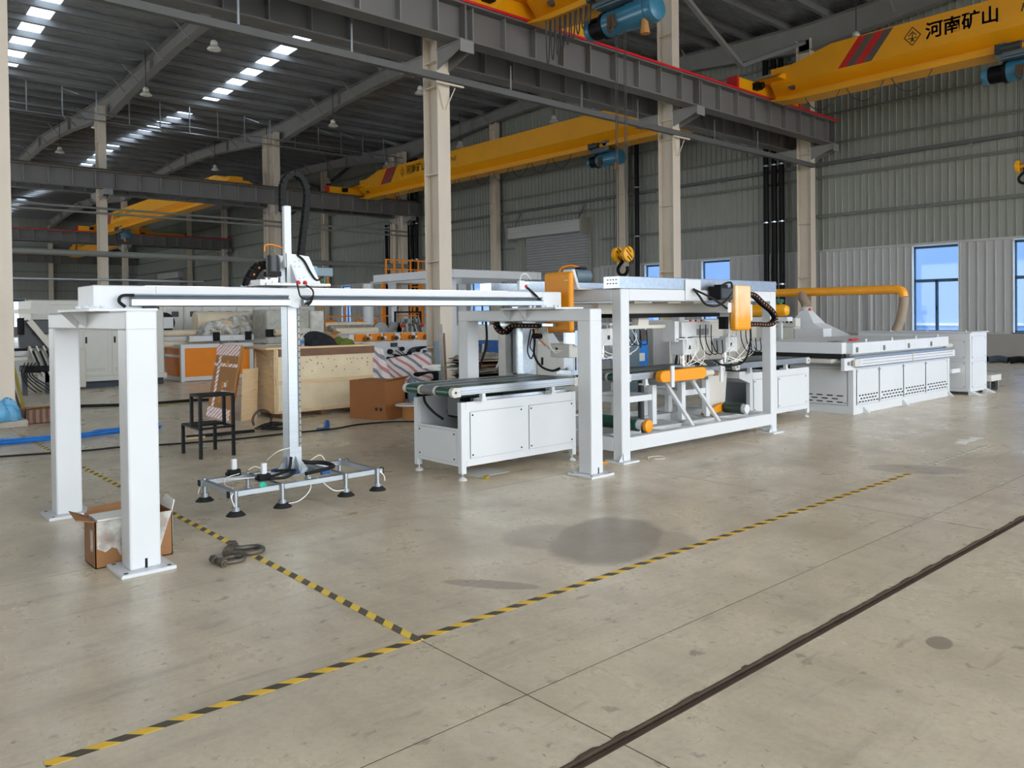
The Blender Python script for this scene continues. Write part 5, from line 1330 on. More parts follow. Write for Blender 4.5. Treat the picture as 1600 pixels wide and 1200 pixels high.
def lump(name, lab, cat, c, sx, sy, h, m, seed, parent=None, amp=.35, n=18):
    random.seed(seed)
    ph = [(random.uniform(3, 9), random.uniform(3, 9), random.uniform(0, 6)) for _ in range(5)]
    g = []
    for i in range(n+1):
        r = []
        for j in range(n+1):
            u, v = i/n*2-1, j/n*2-1
            e = max(0, 1-(abs(u)**3+abs(v)**3))**.5
            z = h*e*(1-amp+amp*sum(math.sin(a*u+b_*v+p) for a, b_, p in ph)/2.2)
            k = 1+.12*math.sin(4*math.atan2(v, u)+seed)
            r.append((c[0]+u*sx*k, c[1]+v*sy*k, c[2]+max(z, 0)+.002))
        g.append(r)
    base = [[(p[0], p[1], c[2]+.001) for p in r] for r in g]
    b = B(parent).sheet(g)
    o = b.build(name, m, smooth=True, solid=.006)
    if parent is None: tag(o, lab, cat)
    return o
lump('black_jacket', 'crumpled black jacket lying on the wooden crate', 'jacket', (6.42, 12.1, 1.13), .25, .2, .2, 'cloth_black', 4)
j = lump('safety_vest', 'yellow-green safety vest with dark bands beside the black jacket on the crate', 'vest', (6.86, 12.1, 1.13), .2, .16, .12, 'cloth_hiviz', 8)
t = thing('water_bottle', 'clear plastic water bottle with a blue label on the crate', 'bottle', (6.06, 11.97, 1.13))
B(t).lathe((6.06, 11.97, 1.13), [(.03, 0), (.033, .01), (.033, .13), (.014, .17), (.014, .19)], 14).build('bottle_body', 'clear_film', smooth=True)
B(t).lathe((6.06, 11.97, 1.18), [(.0335, 0), (.0335, .05)], 14).build('label_band', 'blue_hose')
B(t).cyl((6.06, 11.97, 1.315), (6.06, 11.97, 1.335), .016, 10).build('cap', 'blue_paint')
t = thing('small_carton', 'small torn carton standing on the crate behind the jacket', 'cardboard box', (6.75, 12.45, 1.13))
B(t).box(6.6, 6.9, 12.36, 12.56, 1.13, 1.3).build('carton', 'cardboard')
B(t).prism([(6.6, 12.36, 1.3), (6.6, 12.56, 1.3), (6.5, 12.56, 1.36), (6.5, 12.36, 1.34)], (0, 0, .006)).build('flap', 'cardboard')
B(t).prism([(6.9, 12.36, 1.3), (6.9, 12.56, 1.3), (6.98, 12.56, 1.36), (6.99, 12.36, 1.33)], (0, 0, .006)).build('flap', 'cardboard')

# flattened cartons leaning by the crate
t = thing('flattened_carton', 'flattened brown carton with red-printed white tape leaning beside the crate', 'cardboard sheet', (4.93, 12.7, 0))
def lean(y, z, d=0, tl=.2): return (4.93+z*tl-d, y+z*.04, z)
def leanbox(par, y0, y1, z0, z1, d, m, name='sheet', th=.02):
    return B(t).prism([lean(y0, z0, d), lean(y1, z0, d), lean(y1, z1, d), lean(y0, z1, d)], (th, 0, 0)).build(name, m, par)
sh = leanbox(None, 12.25, 13.17, 0, 1.17, 0, 'cardboard', th=.04)
for y0, y1, z0, z1 in ((12.25, 13.17, 1.0, 1.17), (12.25, 13.17, 0.0, .16), (12.25, 13.17, .82, .87), (12.93, 13.02, .16, 1.0), (12.25, 12.6, .38, .44)): leanbox(sh, y0, y1, z0, z1, .003, 'printed_tape', 'printed_tape', .004)
for y, z in ((12.6, .83), (12.66, .48), (12.5, .52), (12.7, .25)):
    leanbox(sh, y, y+.07, z, z+.09, .005, 'ink_orange', 'care_symbol', .004)
    leanbox(sh, y+.018, y+.052, z+.02, z+.07, .0065, 'cardboard', 'care_symbol', .003)
leanbox(sh, 12.55, 12.64, .5, .57, .006, 'paper_white', 'torn_patch', .004); leanbox(sh, 12.52, 12.72, .38, .44, .006, 'tape_clear', 'torn_patch', .004)
t = thing('flattened_carton', 'second brown cardboard sheet behind the taped one', 'cardboard sheet', (5.1, 12.4, 0))
B(t).prism([(5.02, 12.4, 0), (5.02, 13.15, 0), (5.25, 13.2, 1.14), (5.25, 12.42, 1.14)], (.03, 0, 0)).build('sheet', 'cardboard')
t = thing('plywood_sheet', 'narrow plywood sheet leaning against the end of the crate', 'plywood', (5.25, 12.2, 0))
B(t).prism([(5.07, 12.06, 0), (5.4, 12.26, 0), (5.48, 12.36, .8), (5.15, 12.16, .8)], (-.012, .016, 0)).build('sheet', 'wood_ply')
t = thing('wood_offcut', 'short wood offcut lying on the floor behind the step stool', 'plank', (4.3, 10.9, 0))
B(t).cbox((4.0, 10.75, .02), (.5, .1, .03), (0, 0, .2)).build('plank', 'wood_ply'); B(t).cbox((4.2, 10.7, .035), (.9, .05, .04), (0, 0, -.1)).build('dark_bar', 'black_paint')

t = thing('carton_box', 'large closed brown carton on the floor at the right end of the crate', 'cardboard box', (6.56, 10.82, 0), math.atan2(.68, -.22)-PI/2)
B(t).box(0, .5, -.36, .36, 0, .6).build('carton', 'carton_brown', bevel=.004)
b = B(t); b.box(-.003, 0, -.3, -.25, .14, .19); b.build('care_symbol', 'ink_black'); B(t).box(-.003, 0, -.21, -.16, .14, .19).build('care_symbol', 'ink_black')
B(t).box(.24, .26, -.361, .361, .6, .603).build('tape_strip', 'cardboard_old')
B(t).prism([(.02, -.36, .6), (.48, -.36, .6), (.44, -.5, .66), (.06, -.5, .65)], (0, 0, .006)).build('flap', 'cardboard')
t = thing('olive_plate', 'olive grey rounded metal plate standing right of the large carton', 'plate', (7.1, 10.55, 0))
B(t).prism([(7.12, 10.5, 0), (7.27, 10.5, 0), (7.27, 10.5, .56), (7.23, 10.5, .62), (7.16, 10.5, .62), (7.12, 10.5, .56)], (0, .03, 0)).build('plate', 'servo_slate')
B(t).cyl((7.2, 10.497, .57), (7.2, 10.5, .57), .012, 8).build('bolt', 'chrome')
for k, (x, y, lab) in enumerate(((6.93, 10.22, 'cardboard reel with a white foam disc on top beside the carton'), (7.32, 10.38, 'second cardboard reel with a white disc, half hidden by the conveyor'))):
    t = thing('cable_reel', lab, 'reel', (x, y, 0))
    B(t).lathe((x, y, 0), [(.1, .01), (.1, .23)], 18).build('core', 'cardboard', smooth=True)
    B(t).lathe((x, y, .23), [(.2, 0), (.21, .01), (.2, .022)], 22).build('top_disc', 'foam', smooth=True)
    B(t).lathe((x, y, 0), [(.2, 0), (.21, .006), (.2, .012)], 22).build('bottom_disc', 'foam')
t = thing('blue_bracket', 'blue plastic tool part lying on the floor in front of the crate', 'bracket', (5.5, 10.22, 0))
B(t).prism([(5.4, 10.2, 0), (5.58, 10.2, 0), (5.56, 10.2, .03), (5.42, 10.2, .03)], (0, .1, 0)).build('foot', 'blue_paint')
B(t).prism([(5.5, 10.22, .03), (5.58, 10.22, .03), (5.57, 10.22, .13), (5.53, 10.22, .14)], (0, .05, 0)).build('arm', 'blue_paint')
t = thing('cable_coil', 'coil of black cable lying on the floor at the foot of the crate', 'cable', (4.95, 10.85, 0))
b = B(t)
for k in range(6):
    r = .12+.022*((k*5) % 6); cx, cy = 4.98+.012*k, 10.86-.012*k
    b.tube([(cx+r*math.cos(a*PI/6), cy+r*math.sin(a*PI/6), .012+.014*k+.008*math.sin(a+k)) for a in range(13)], .008, 6, 2)
for r in (.13, .15): b.tube([(4.92+r*math.cos(a*PI/6), 11.0, .13+r*math.sin(a*PI/6)) for a in range(-1, 8)], .007, 6, 2)
b.build('coil', 'black_rubber')

def cable(lab, pts, r, m='black_rubber', name='floor_cable', cat='cable'):
    b = B(); b.tube([(x, y, r+.001) for x, y in pts], r, 6, 5)
    return tag(b.build(name, m, smooth=True), lab, cat)
cable('thin black cable snaking across the floor in front of the stool and crate', [(.9, 11.2), (1.69, 10.96), (2.5, 10.7), (2.93, 10.66), (3.5, 10.42), (4.2, 10.25), (4.96, 10.22), (5.6, 10.16), (6.1, 10.3), (6.6, 10.2), (6.9, 9.95)], .012)
cable('pair of black and yellow cables crossing the floor behind the left portal leg', [(3.2, 16.3), (3.74, 16.13), (4.35, 15.75), (4.97, 15.56), (5.56, 15.57), (6.2, 15.3)], .03)
cable('yellow stripe cable beside the black one behind the left portal leg', [(3.3, 16.2), (3.9, 16.15), (4.35, 15.9), (4.97, 15.48), (5.5, 15.45)], .009, 'yellow_plastic')
t = thing('hose_bundle', 'bundle of bright blue air hoses lying on the floor behind the left portal leg', 'hose', (2, 12.1, 0))
random.seed(12)
for k in range(9):
    dy = random.uniform(-.09, .09); dz = .015+.02*(k % 3)
    B(t).tube([(.9, 12.25+dy*1.2, dz), (1.87, 12.1+dy, dz), (2.35, 11.98+dy*.5, dz+.01), (2.75, 11.98+dy*.3, dz), (3.35, 12.18+dy*.8, dz), (3.9, 12.3+dy*1.5, dz)], .014, 6, 5).build('hose', 'blue_hose', smooth=True)
B(t).tube([(2.9, 12.2, .02), (3.1, 12.4, .03), (3.4, 12.5, .02), (3.8, 12.45, .02)], .012, 6).build('loose_hose', 'blue_hose')
t = thing('wire_scrap', 'loop of thin pale wire lying under the front of the white frame', 'wire', (6.9, 5.45, 0))
B(t).tube([(6.75, 5.38, .004), (6.85, 5.5, .004), (7.0, 5.62, .004), (7.15, 5.56, .004), (7.05, 5.44, .004), (6.95, 5.5, .004)], .003, 5).build('wire', 'paper_white')
tag(B().tube([(6.3, 5.7, .004), (6.36, 5.74, .01), (6.42, 5.72, .004), (6.45, 5.8, .004)], .008, 5).build('yellow_strap', 'ink_orange'), 'scrap of yellow strap on the floor between the portal leg and frame post', 'strap')
tag(B().box(4.95, 5.35, 6.1, 6.45, .001, .004).build('paper_sheet', 'grey_cabinet_paint'), 'grey sheet lying on the floor under the infeed conveyor', 'sheet')
tag(B().cbox((4.98, 6.02, .012), (.1, .04, .02), (0, 0, .5)).build('yellow_wrapper', 'yellow_plastic'), 'small yellow wrapper on the floor under the infeed conveyor', 'wrapper')

# things round the foot of the leftmost column
lump('blue_bag', 'crumpled blue plastic bag on the plinth at the left edge', 'bag', (2.14, 13.92, .11), .26, .14, .34, 'blue_bag', 2, amp=.25)
t = thing('open_carton', 'low open carton with printed brown stripes beside the plinth', 'cardboard box', (2.75, 14.35, 0))
b = B(t); b.box(2.52, 3.0, 14.15, 14.16, 0, .22); b.box(2.52, 3.0, 14.55, 14.56, 0, .22); b.box(2.52, 2.53, 14.15, 14.56, 0, .22); b.box(2.99, 3.0, 14.15, 14.56, 0, .22); b.box(2.52, 3.0, 14.15, 14.56, 0, .01); b.build('carton', 'brown_striped')
B(t).prism([(2.52, 14.15, .22), (2.75, 14.15, .22), (2.73, 14.02, .27), (2.5, 14.02, .25)], (0, 0, .006)).build('flap', 'cardboard'); B(t).prism([(2.76, 14.15, .22), (3.0, 14.15, .22), (3.02, 14.02, .26), (2.78, 14.02, .27)], (0, 0, .006)).build('flap', 'cardboard')
B(t).box(2.55, 2.97, 14.2, 14.52, .12, .18).build('scrap_filling', 'scrap')
for k, (m, lab) in enumerate((('yellow_plastic', 'worn yellow pole leaning on the leftmost column'), ('red_plastic', 'short red-handled rod leaning on the leftmost column'))):
    t = thing('leaning_pole', lab, 'pole', (2.55, 14.7-.1*k, 0))
    B(t).cyl((2.62-.05*k, 14.6-.1*k, .0), (2.42, 14.68, 1.15-.45*k), .022-.006*k, 8).build('pole', 'rust_brown' if k else m)
    B(t).cyl((2.6-.05*k, 14.61-.1*k, .08), (2.55-.03*k, 14.63-.1*k, .3-.08*k), .026-.004*k, 8).build('grip', m)

# ================================================================== MACHINES AND STOCK FURTHER BACK
t = thing('sheet_feeder', 'tall pale grey machine housing with a slanted lower edge and two doors at the left', 'machine', (5.2, 21.2, 0))
B(t).prism([(3.82, 20.6, 2.06), (3.82, 20.6, 1.35), (4.55, 20.6, .88), (4.62, 20.6, .9), (4.62, 20.6, .25), (6.7, 20.6, .25), (6.7, 20.6, 2.06)], (0, 1.4, 0)).build('housing', 'grey_cabinet_paint', bevel=.02)
B(t).box(4.55, 4.85, 20.3, 20.6, .05, .95).build('front_box', 'cream_paint', bevel=.01)
B(t).box(4.7, 6.7, 20.7, 21.9, .0, .26).build('plinth', 'pallet_dark')
B(t).box(4.65, 6.72, 20.5, 20.6, .16, .27).build('lower_skirt', 'grey_cabinet_paint')
for a, c in ((4.88, 5.4), (5.5, 6.5)):
    d = panel(t, None, 'y', a, c, .3, 1.34, 20.6, 'grey_cabinet_paint', False, 'door')
    b = B(t)
    for r in range(2):
        for k in range(10): b.box(a+.06+k*(c-a-.12)/10, a+.06+(k+.6)*(c-a-.12)/10, 20.59, 20.594, .4+r*.04, .41+r*.04)
    b.build('louvres', 'steel_dull', d, kind='stuff')
    B(t).box(a+.04, a+.075, 20.575, 20.595, 1.05, 1.2).build('door_handle', 'black_plastic', d)
b = B(t); b.prism([(4.2, 20.59, 1.95), (4.9, 20.59, 1.95), (4.9, 20.59, 1.955), (4.2, 20.59, 1.955)], (0, -.003, 0)); b.build('seam', 'steel_dull')
t = thing('inclined_conveyor', 'inclined feeder conveyor with black covers and hoses beside the left machine', 'conveyor', (3.8, 20.1, 0))
for y in (19.7, 20.2): B(t).bar((4.35, y, .55), (3.62, y, 1.6), .06, .12).build('side_frame', 'cream_paint')
for k in range(4):
    f = k/4+.1; B(t).cbox((4.35-.73*f, 19.95, .62+1.05*f), (.18, .45, .04), (0, .96, 0)).build('guide_plate', ('steel_dull', 'black_plastic')[k % 2])
B(t).box(3.7, 4.05, 19.7, 20.2, 1.3, 1.62).build('drive_cover', 'motor_grey', bevel=.02)
B(t).cyl((3.45, 19.65, 1.3), (3.45, 19.65, 1.66), .07, 12).build('black_arm', 'black_plastic')
B(t).prism([(3.42, 19.8, 1.62), (3.72, 19.8, 1.6), (3.98, 19.8, 1.0), (3.45, 19.8, 1.0)], (0, .1, 0)).build('dark_cover', 'motor_grey')
for k in range(3): B(t).bar((3.6+.13*k, 19.66, 1.05), (3.86+.13*k, 19.66, .4), .1, .03).build('slotted_bar', 'cream_paint')
for k in range(3): B(t).bar((3.66+.13*k, 19.6, .95), (3.82+.13*k, 19.6, .5), .03, .04).build('slot', 'black_plastic')
B(t).prism([(3.62, 19.7, .95), (3.95, 19.7, .95), (4.2, 19.7, .25), (3.8, 19.7, .25)], (0, .05, 0)).build('backing_plate', 'steel_dull')
B(t).box(3.3, 3.6, 19.8, 20.3, .75, .82).build('side_shelf', 'cream_paint'); B(t).box(3.3, 3.6, 19.8, 20.3, .95, 1.0).build('side_shelf', 'black_plastic')
B(t).box(3.4, 3.8, 19.6, 20.2, 1.75, 1.85).build('top_shelf', 'cream_paint')
B(t).box(3.5, 4.2, 19.6, 20.2, .48, .62).build('drive_block', 'black_plastic', bevel=.02)
B(t).box(3.45, 3.55, 19.6, 19.7, 0, .5).build('stand_leg', 'motor_grey'); B(t).box(3.9, 4.0, 19.7, 19.8, 0, .5).build('stand_leg', 'motor_grey')
B(t).box(3.9, 4.5, 19.8, 20.4, .2, .5).build('side_tank', 'servo_slate')
b = B(t)
for k in range(5): b.tube([(3.5+.07*k, 19.58, .7), (3.42+.05*k, 19.5, .45), (3.55+.09*k, 19.5, .2), (3.7+.1*k, 19.55, .06)], .012, 6)
b.build('hose', 'black_rubber')
t = thing('orange_panel_machine', 'white framed machine with flat orange panels behind the left portal leg', 'machine', (8.6, 21.3, 0))
x0, x1, y0, y1 = 7.1, 9.0, 20.6, 22.0
for x in (x0, 8.1, x1-.1):
    for y in (y0, y1-.1): B(t).box(x, x+.1, y, y+.1, 0, .95).build('frame_post', 'white_paint', bevel=.006)
for z in (.02, .85): B(t).box(x0+.1, x1-.1, y0, y0+.1, z, z+.1).build('frame_bar', 'white_paint'); B(t).box(x0, x0+.1, y0+.1, y1-.1, z, z+.1).build('frame_bar', 'white_paint')
B(t).box(x0, x0+.08, y0+.1, y1-.1, .62, .68).build('frame_bar', 'white_paint')
for a, c in ((x0+.1, 8.1), (8.2, x1-.1)): B(t).box(a, c, y0+.05, y0+.07, .12, .85).build('orange_panel', 'orange_enamel')
B(t).box(x0+.05, x0+.07, y0+.1, y1-.1, .12, .85).build('orange_panel', 'orange_enamel')
B(t).box(x0+.2, x1, y0-.05, y0+.15, 1.02, 1.16).build('slide_beam', 'white_paint', bevel=.006)
B(t).box(x0-.3, x1, y1-.3, y1-.1, 1.02, 1.16).build('slide_beam', 'white_paint')
for x in (7.9, 8.75): B(t).box(x, x+.16, y0-.12, y0-.05, 1.02, 1.25).build('clamp_block', 'black_plastic', bevel=.01)
for x in (7.35, 8.4): B(t).cyl((x, y0-.07, 1.1), (x, y0-.05, 1.1), .05, 12).build('bolt_cover', 'grey_cabinet_paint')
for k, (ya, z) in enumerate(((21.7, 1.22), (21.2, .95))): B(t).cyl((6.75, ya, z), (7.9, ya, z), .09, 14).build('wooden_roll', 'roll_beige', smooth=True)
b = B(t); b.cyl((7.2, 22.1, 1.5), (7.2, 22.25, 1.5), .28, 20); b.build('brake_disc', 'black_plastic'); B(t).box(7.05, 7.4, 22.0, 22.1, 1.35, 1.65).build('brake_plate', 'white_paint')
t = thing('wrapped_rolls', 'long beige roll stock wrapped in clear film on the orange-panel machine', 'rolls', (9, 21.6, 1.2))
B(t).cyl((7.9, 21.8, 1.55), (9.95, 21.8, 1.55), .24, 20).build('roll', 'roll_beige', smooth=True)
for x in (8.5, 9.1): B(t).lathe((x, 21.4, 1.36), [(.16, -.2), (.2, -.1), (.2, .1), (.16, .2)], 14, 'x').build('reel', 'wood_ply', smooth=True)
lump('film_wrap', '', '', (9.0, 21.4, 1.16), .5, .35, .5, 'clear_film', 21, t, amp=.3)
lump('film_wrap', '', '', (9.65, 21.5, 1.16), .4, .3, .5, 'clear_film', 22, t, amp=.3)
lump('film_wrap', '', '', (8.3, 21.35, 1.16), .45, .3, .42, 'clear_film', 23, t, amp=.3)
cab0 = None
for k in range(9):
    lab = 'grey electrical cabinet with dark display, %s of its row' % ('first', 'second', 'third', 'fourth', 'fifth', 'sixth', 'seventh', 'eighth', 'ninth')[k]+' from the left'
    x = 7.85+k*.53
    if cab0 is None:
        t = cab0 = thing('electrical_cabinet', lab, 'cabinet', (x, 24, 0), group='grey electrical cabinets in a row')
        B(t).box(x, x+.52, 24, 24.6, 0, 1.97).build('cabinet_body', 'grey_cabinet_paint', bevel=.01)
        B(t).box(x+.03, x+.49, 23.98, 24, .1, 1.93).build('cabinet_door', 'grey_cabinet_paint', bevel=.004)
        B(t).box(x+.17, x+.37, 23.97, 23.98, 1.66, 1.82).build('display_window', 'motor_grey')
        B(t).box(x+.06, x+.09, 23.95, 23.98, 1.0, 1.15).build('door_handle', 'black_plastic')
    else: dup(cab0, (x, 24, 0), lab)
t = thing('wrapped_pallet', 'tall machine part wrapped in clear film behind the mast', 'wrapped goods', (9.8, 20.5, 0))
B(t).box(9.15, 10.4, 20.1, 21.0, .9, 1.82).build('wrapped_block', 'wrapped_grey', bevel=.03)
B(t).box(10.42, 10.85, 20.1, 20.8, .9, 1.78).build('wrapped_side', 'plastic_film', bevel=.03)
B(t).box(9.1, 10.85, 20.05, 21.0, .0, .9).build('machine_base', 'white_paint')
B(t).cyl((9.3, 19.95, 1.22), (10.1, 19.95, 1.22), .09, 12).build('wooden_roll', 'roll_beige')
B(t).box(9.9, 10.4, 20.05, 20.1, .9, 1.3).build('paper_panel', 'cream_paint')
B(t).box(9.1, 9.35, 20.0, 20.05, 1.1, 1.3).build('clamp_block', 'black_plastic')

t = thing('printing_machine', 'white printing machine with a row of five orange drive plates behind the crate', 'machine', (12.6, 19.4, 0))
B(t).box(11.0, 14.4, 19.0, 20.6, .35, 1.14).build('side_frame', 'white_paint', bevel=.01)
B(t).box(10.9, 14.4, 19.1, 20.5, 0, .36).build('base', 'motor_grey')
for k, x in enumerate((11.14, 11.6, 12.06, 12.62, 13.14)):
    p = B(t).box(x, x+.36, 18.93, 19.0, .93, 1.13).build('orange_plate', 'orange_enamel', bevel=.006)
    B(t).cyl((x+.3, 18.93, 1.0), (x+.3, 18.8, 1.0), .075, 14).build('brass_hub', 'brass', p)
    B(t).cyl((x+.4, 18.9, 1.02), (x+.4, 18.78, 1.02), .04, 10).build('steel_knob', 'chrome', p)
    B(t).cyl((x+.3, 18.8, 1.0), (x+.3, 18.74, 1.0), .045, 12).build('hub_cap', 'rust_brown', p)
for x, z, r in ((12.25, .62, .07), (12.45, .48, .05), (12.65, .68, .06), (12.9, .55, .05), (12.2, .42, .06), (13.2, .62, .05)): B(t).cyl((x, 19.0, z), (x, 18.9, z), r, 12).build('handwheel', 'black_plastic')
b = B(t)
for k in range(4): b.tube([(12.2+.1*k, 18.92, .45+.1*k), (12.6+.05*k, 18.9, .5), (13.0, 18.92, .58+.04*k), (13.5+.1*k, 18.92, .72)], .014, 5)
b.build('cable', 'black_rubber')
B(t).box(12.3, 12.5, 18.95, 19.0, .75, .86).build('meter_box', 'motor_grey'); B(t).box(13.4, 13.7, 18.9, 19.0, .35, .62).build('drip_tray', 'blue_paint')
B(t).box(11.9, 13.2, 18.95, 19.1, .2, .3).build('step_bar', 'grey_cabinet_paint')
for k in range(3): B(t).cyl((10.95, 19.7+.3*k, 1.2+.08*k), (12.3, 19.7+.3*k, 1.2+.08*k), .1, 14).build('press_roller', ('roll_beige', 'scrap', 'roll_beige')[k], smooth=True)
for x in (12.5, 13.0, 13.3): B(t).cyl((x, 19.8, 1.18), (x, 19.9, 1.18), .26, 22).build('gear_disc', 'steel_dull')
for x in (12.9, 13.6): B(t).lathe((x, 19.3, 1.28), [(.05, 0), (.07, .04), (.02, .1)], 10).build('stop_button', 'red_plastic'); B(t).cyl((x, 19.3, 1.1), (x, 19.3, 1.28), .02, 8).build('button_post', 'steel_dull')
b = B(t)
for k in range(26): x = random.uniform(13.0, 13.7); y = random.uniform(19.3, 19.9); b.cbox((x, y, 1.14+random.uniform(.05, .35)), (random.uniform(.03, .1), .04, random.uniform(.05, .3)), (random.uniform(-.3, .3), random.uniform(-.3, .3), 0))
b.build('small_fittings', 'steel_dull', kind='stuff')
for x in (13.05, 13.95): B(t).box(x, x+.05, 19.9, 19.95, 1.1, 1.75).build('black_post', 'black_paint')
B(t).box(13.05, 14.0, 19.9, 19.95, 1.7, 1.75).build('black_bar', 'black_paint')
B(t).cyl((13.2, 19.6, 1.0), (13.2, 19.6, 1.3), .07, 12).build('oil_bottle', 'yellow_plastic')

def cloth(name, lab, P, m, seed, n=14, amp=.06):
    """a draped cloth between four corners with sag and folds"""
    random.seed(seed); a, b_, c, d = [Vector(p) for p in P]; g = []
    for i in range(n+1):
        r = []
        for j in range(n+1):
            u, v = i/n, j/n
            p = (a*(1-u)+b_*u)*(1-v)+(d*(1-u)+c*u)*v
            w = amp*(math.sin(7*u+seed)+.6*math.sin(13*u+3*v+seed*2)+.5*math.sin(9*v+4*u))
            p = p+Vector((.3*w, w, -amp*2.2*math.sin(PI*u)*math.sin(PI*v)+.3*w*math.sin(PI*v)))
            r.append(p)
        g.append(r)
    return tag(B().sheet(g).build(name, m, smooth=True, solid=.004), lab, 'tarpaulin')
cloth('striped_tarpaulin', 'red white and grey striped tarpaulin hanging over the right end of the crate', ((7.33, 12.3, 1.14), (7.78, 12.3, 1.02), (7.98, 12.1, .12), (7.38, 11.95, .12)), 'tarp_stripes', 2, amp=.035)
cloth('striped_tarpaulin', 'sagging striped tarpaulin stretched between the crate and the column', ((7.9, 12.7, .78), (9.55, 13.3, .88), (9.35, 12.9, .35), (8.2, 12.4, .18)), 'tarp_stripes', 5, amp=.05)
cloth('striped_tarpaulin', 'striped tarpaulin over a heap behind the first pick-up head', ((10.6, 12.0, .75), (11.8, 12.2, 1.0), (11.9, 11.6, .4), (10.7, 11.4, .35)), 'tarp_stripes', 9, amp=.05)
tp = thing('covered_stack', 'dark stack of goods under the striped tarpaulin between crate and column', 'stack', (8.7, 13.0, 0))
B(tp).box(8.0, 9.5, 12.9, 13.8, 0, .5).build('stack_body', 'black_plastic', bevel=.03); B(tp).box(9.15, 9.6, 13.0, 13.3, .5, .62).build('paper_bundle', 'paper_white')
tp = thing('covered_heap', 'dark heap of goods under the tarpaulin behind the first pick-up head', 'stack', (11.3, 12.2, 0))
B(tp).box(10.7, 11.9, 12.0, 12.9, 0, .6).build('stack_body', 'black_plastic', bevel=.03); B(tp).cyl((10.9, 11.7, .45), (11.1, 11.7, .5), .06, 10).build('orange_end', 'orange_enamel')

# plates leaning on the second column
for x, y, w, h, m, lab, nm in ((10.02, 13.7, .12, 1.05, 'servo_slate', 'dark bluish plate standing left of the second column', 'steel_plate'), (10.22, 13.8, .1, 1.42, 'steel_dull', 'long perforated grey angle bar leaning on the second column', 'angle_bar'), (10.36, 13.85, .05, 1.6, 'wood_brown', 'thin brown board leaning on the second column', 'board'), (10.62, 13.55, .2, .75, 'outside_band', 'pale bluish sheet leaning right of the second column', 'steel_sheet')):
    t = thing(nm, lab, 'leaning sheet', (x, y, 0))
    B(t).prism([(x, y, 0), (x+w, y, 0), (x+w+.06, y+.18, h), (x+.06, y+.18, h)], (0, .015, 0)).build('plate', m)
    if nm == 'angle_bar':
        b = B(t)
        for k in range(20): z = .1+k*.065; b.box(x+.03+.06*z/h, x+.045+.06*z/h, y-.004+.18*z/h, y+.18*z/h, z, z+.012)
        b.build('perforations', 'panel_shadow_gap', kind='stuff')
t = thing('scrap_stack', 'stack of crumpled brown and grey sheets behind the infeed conveyor', 'scrap pile', (9.2, 11.1, 0))
random.seed(5)
B(t).box(8.7, 10.1, 10.9, 11.7, 0, .4).build('pallet_block', 'wood_brown')
for k in range(11):
    z = .4+k*.042; dx = random.uniform(-.12, .12)
    lump('crumpled_sheet', '', '', (9.35+dx, 11.25+random.uniform(-.1, .1), z), .62, .38, .09, ('scrap', 'wrapped_grey', 'cardboard_old', 'black_plastic', 'hose_brown')[k % 5], 30+k, t, amp=.5, n=12)
lump('green_sheet', '', '', (9.75, 11.1, .82), .16, .12, .09, 'green_plastic', 50, t)
B(t).cbox((9.2, 10.85, .6), (.03, .02, .5), (0, .6, 0)).build('white_strap', 'paper_white')
t = thing('blue_press', 'dark blue pump unit with pale hoses seen through the right portal', 'pump', (11.9, 14, 0))
B(t).box(11.7, 12.1, 14.0, 14.5, .3, 1.02).build('pump_body', 'blue_paint', bevel=.02)
B(t).box(11.2, 12.2, 14.1, 14.6, 0, .32).build('pump_base', 'motor_grey')
b = B(t)
for x, z in ((11.78, .92), (12.0, .92), (11.78, .45), (12.0, .45)): b.cyl((x, 13.99, z), (x, 14.0, z), .03, 8)
b.build('bolts', 'chrome', kind='stuff')
B(t).box(11.3, 11.72, 14.05, 14.3, .95, 1.02).build('pump_arm', 'blue_paint')
b = B(t); b.tube([(11.5, 13.95, .95), (11.45, 13.9, .7), (11.6, 13.9, .5), (11.9, 13.9, .42), (12.3, 13.95, .5)], .03, 8); b.tube([(11.35, 13.95, .9), (11.3, 13.9, .6), (11.45, 13.9, .4)], .025, 8); b.build('hose', 'wrapped_grey')
t = thing('grey_switch_cabinet', 'light grey switch cabinet behind the first pick-up head', 'cabinet', (9, 9.2, 0))
B(t).box(8.7, 9.75, 9.2, 9.7, 0, 1.14).build('cabinet_body', 'grey_cabinet_paint', bevel=.008)
B(t).box(8.78, 8.81, 9.18, 9.2, .8, .92).build('door_handle', 'black_plastic')
B(t).prism([(8.7, 9.2, 1.14), (9.2, 9.2, 1.14), (9.1, 9.25, 1.3), (8.8, 9.25, 1.26)], (0, .3, 0)).build('top_cover', 'white_paint')
t = thing('green_grey_column', 'tall green-grey control column seen inside the white frame', 'cabinet', (11.4, 9.5, 0))
B(t).box(11.25, 11.6, 9.5, 9.85, 0, 1.42).build('column_body', 'servo_slate', bevel=.01)
for z in (.55, .85, 1.0, 1.1): B(t).box(11.2, 11.3, 9.44, 9.5, z, z+.03).build('shelf_bracket', 'grey_cabinet_paint')
t = thing('blue_box_machine', 'bright blue box machine seen between the frame posts', 'machine', (11.9, 9.7, 0))
B(t).box(11.75, 12.1, 9.7, 10.0, 0, 1.08).build('blue_body', 'blue_hose', bevel=.01)
B(t).box(11.8, 11.98, 9.69, 9.7, .7, .85).build('grey_plate', 'grey_cabinet_paint'); B(t).cyl((11.87, 9.695, .98), (11.87, 9.7, .98), .03, 10).build('dial', 'ink_black')
t = thing('louvred_cabinet', 'white louvred cabinet behind the blue box machine', 'cabinet', (12.4, 10.4, 0))
B(t).box(11.9, 12.8, 10.5, 11.0, 0, 1.42).build('cabinet_body', 'white_paint', bevel=.008)
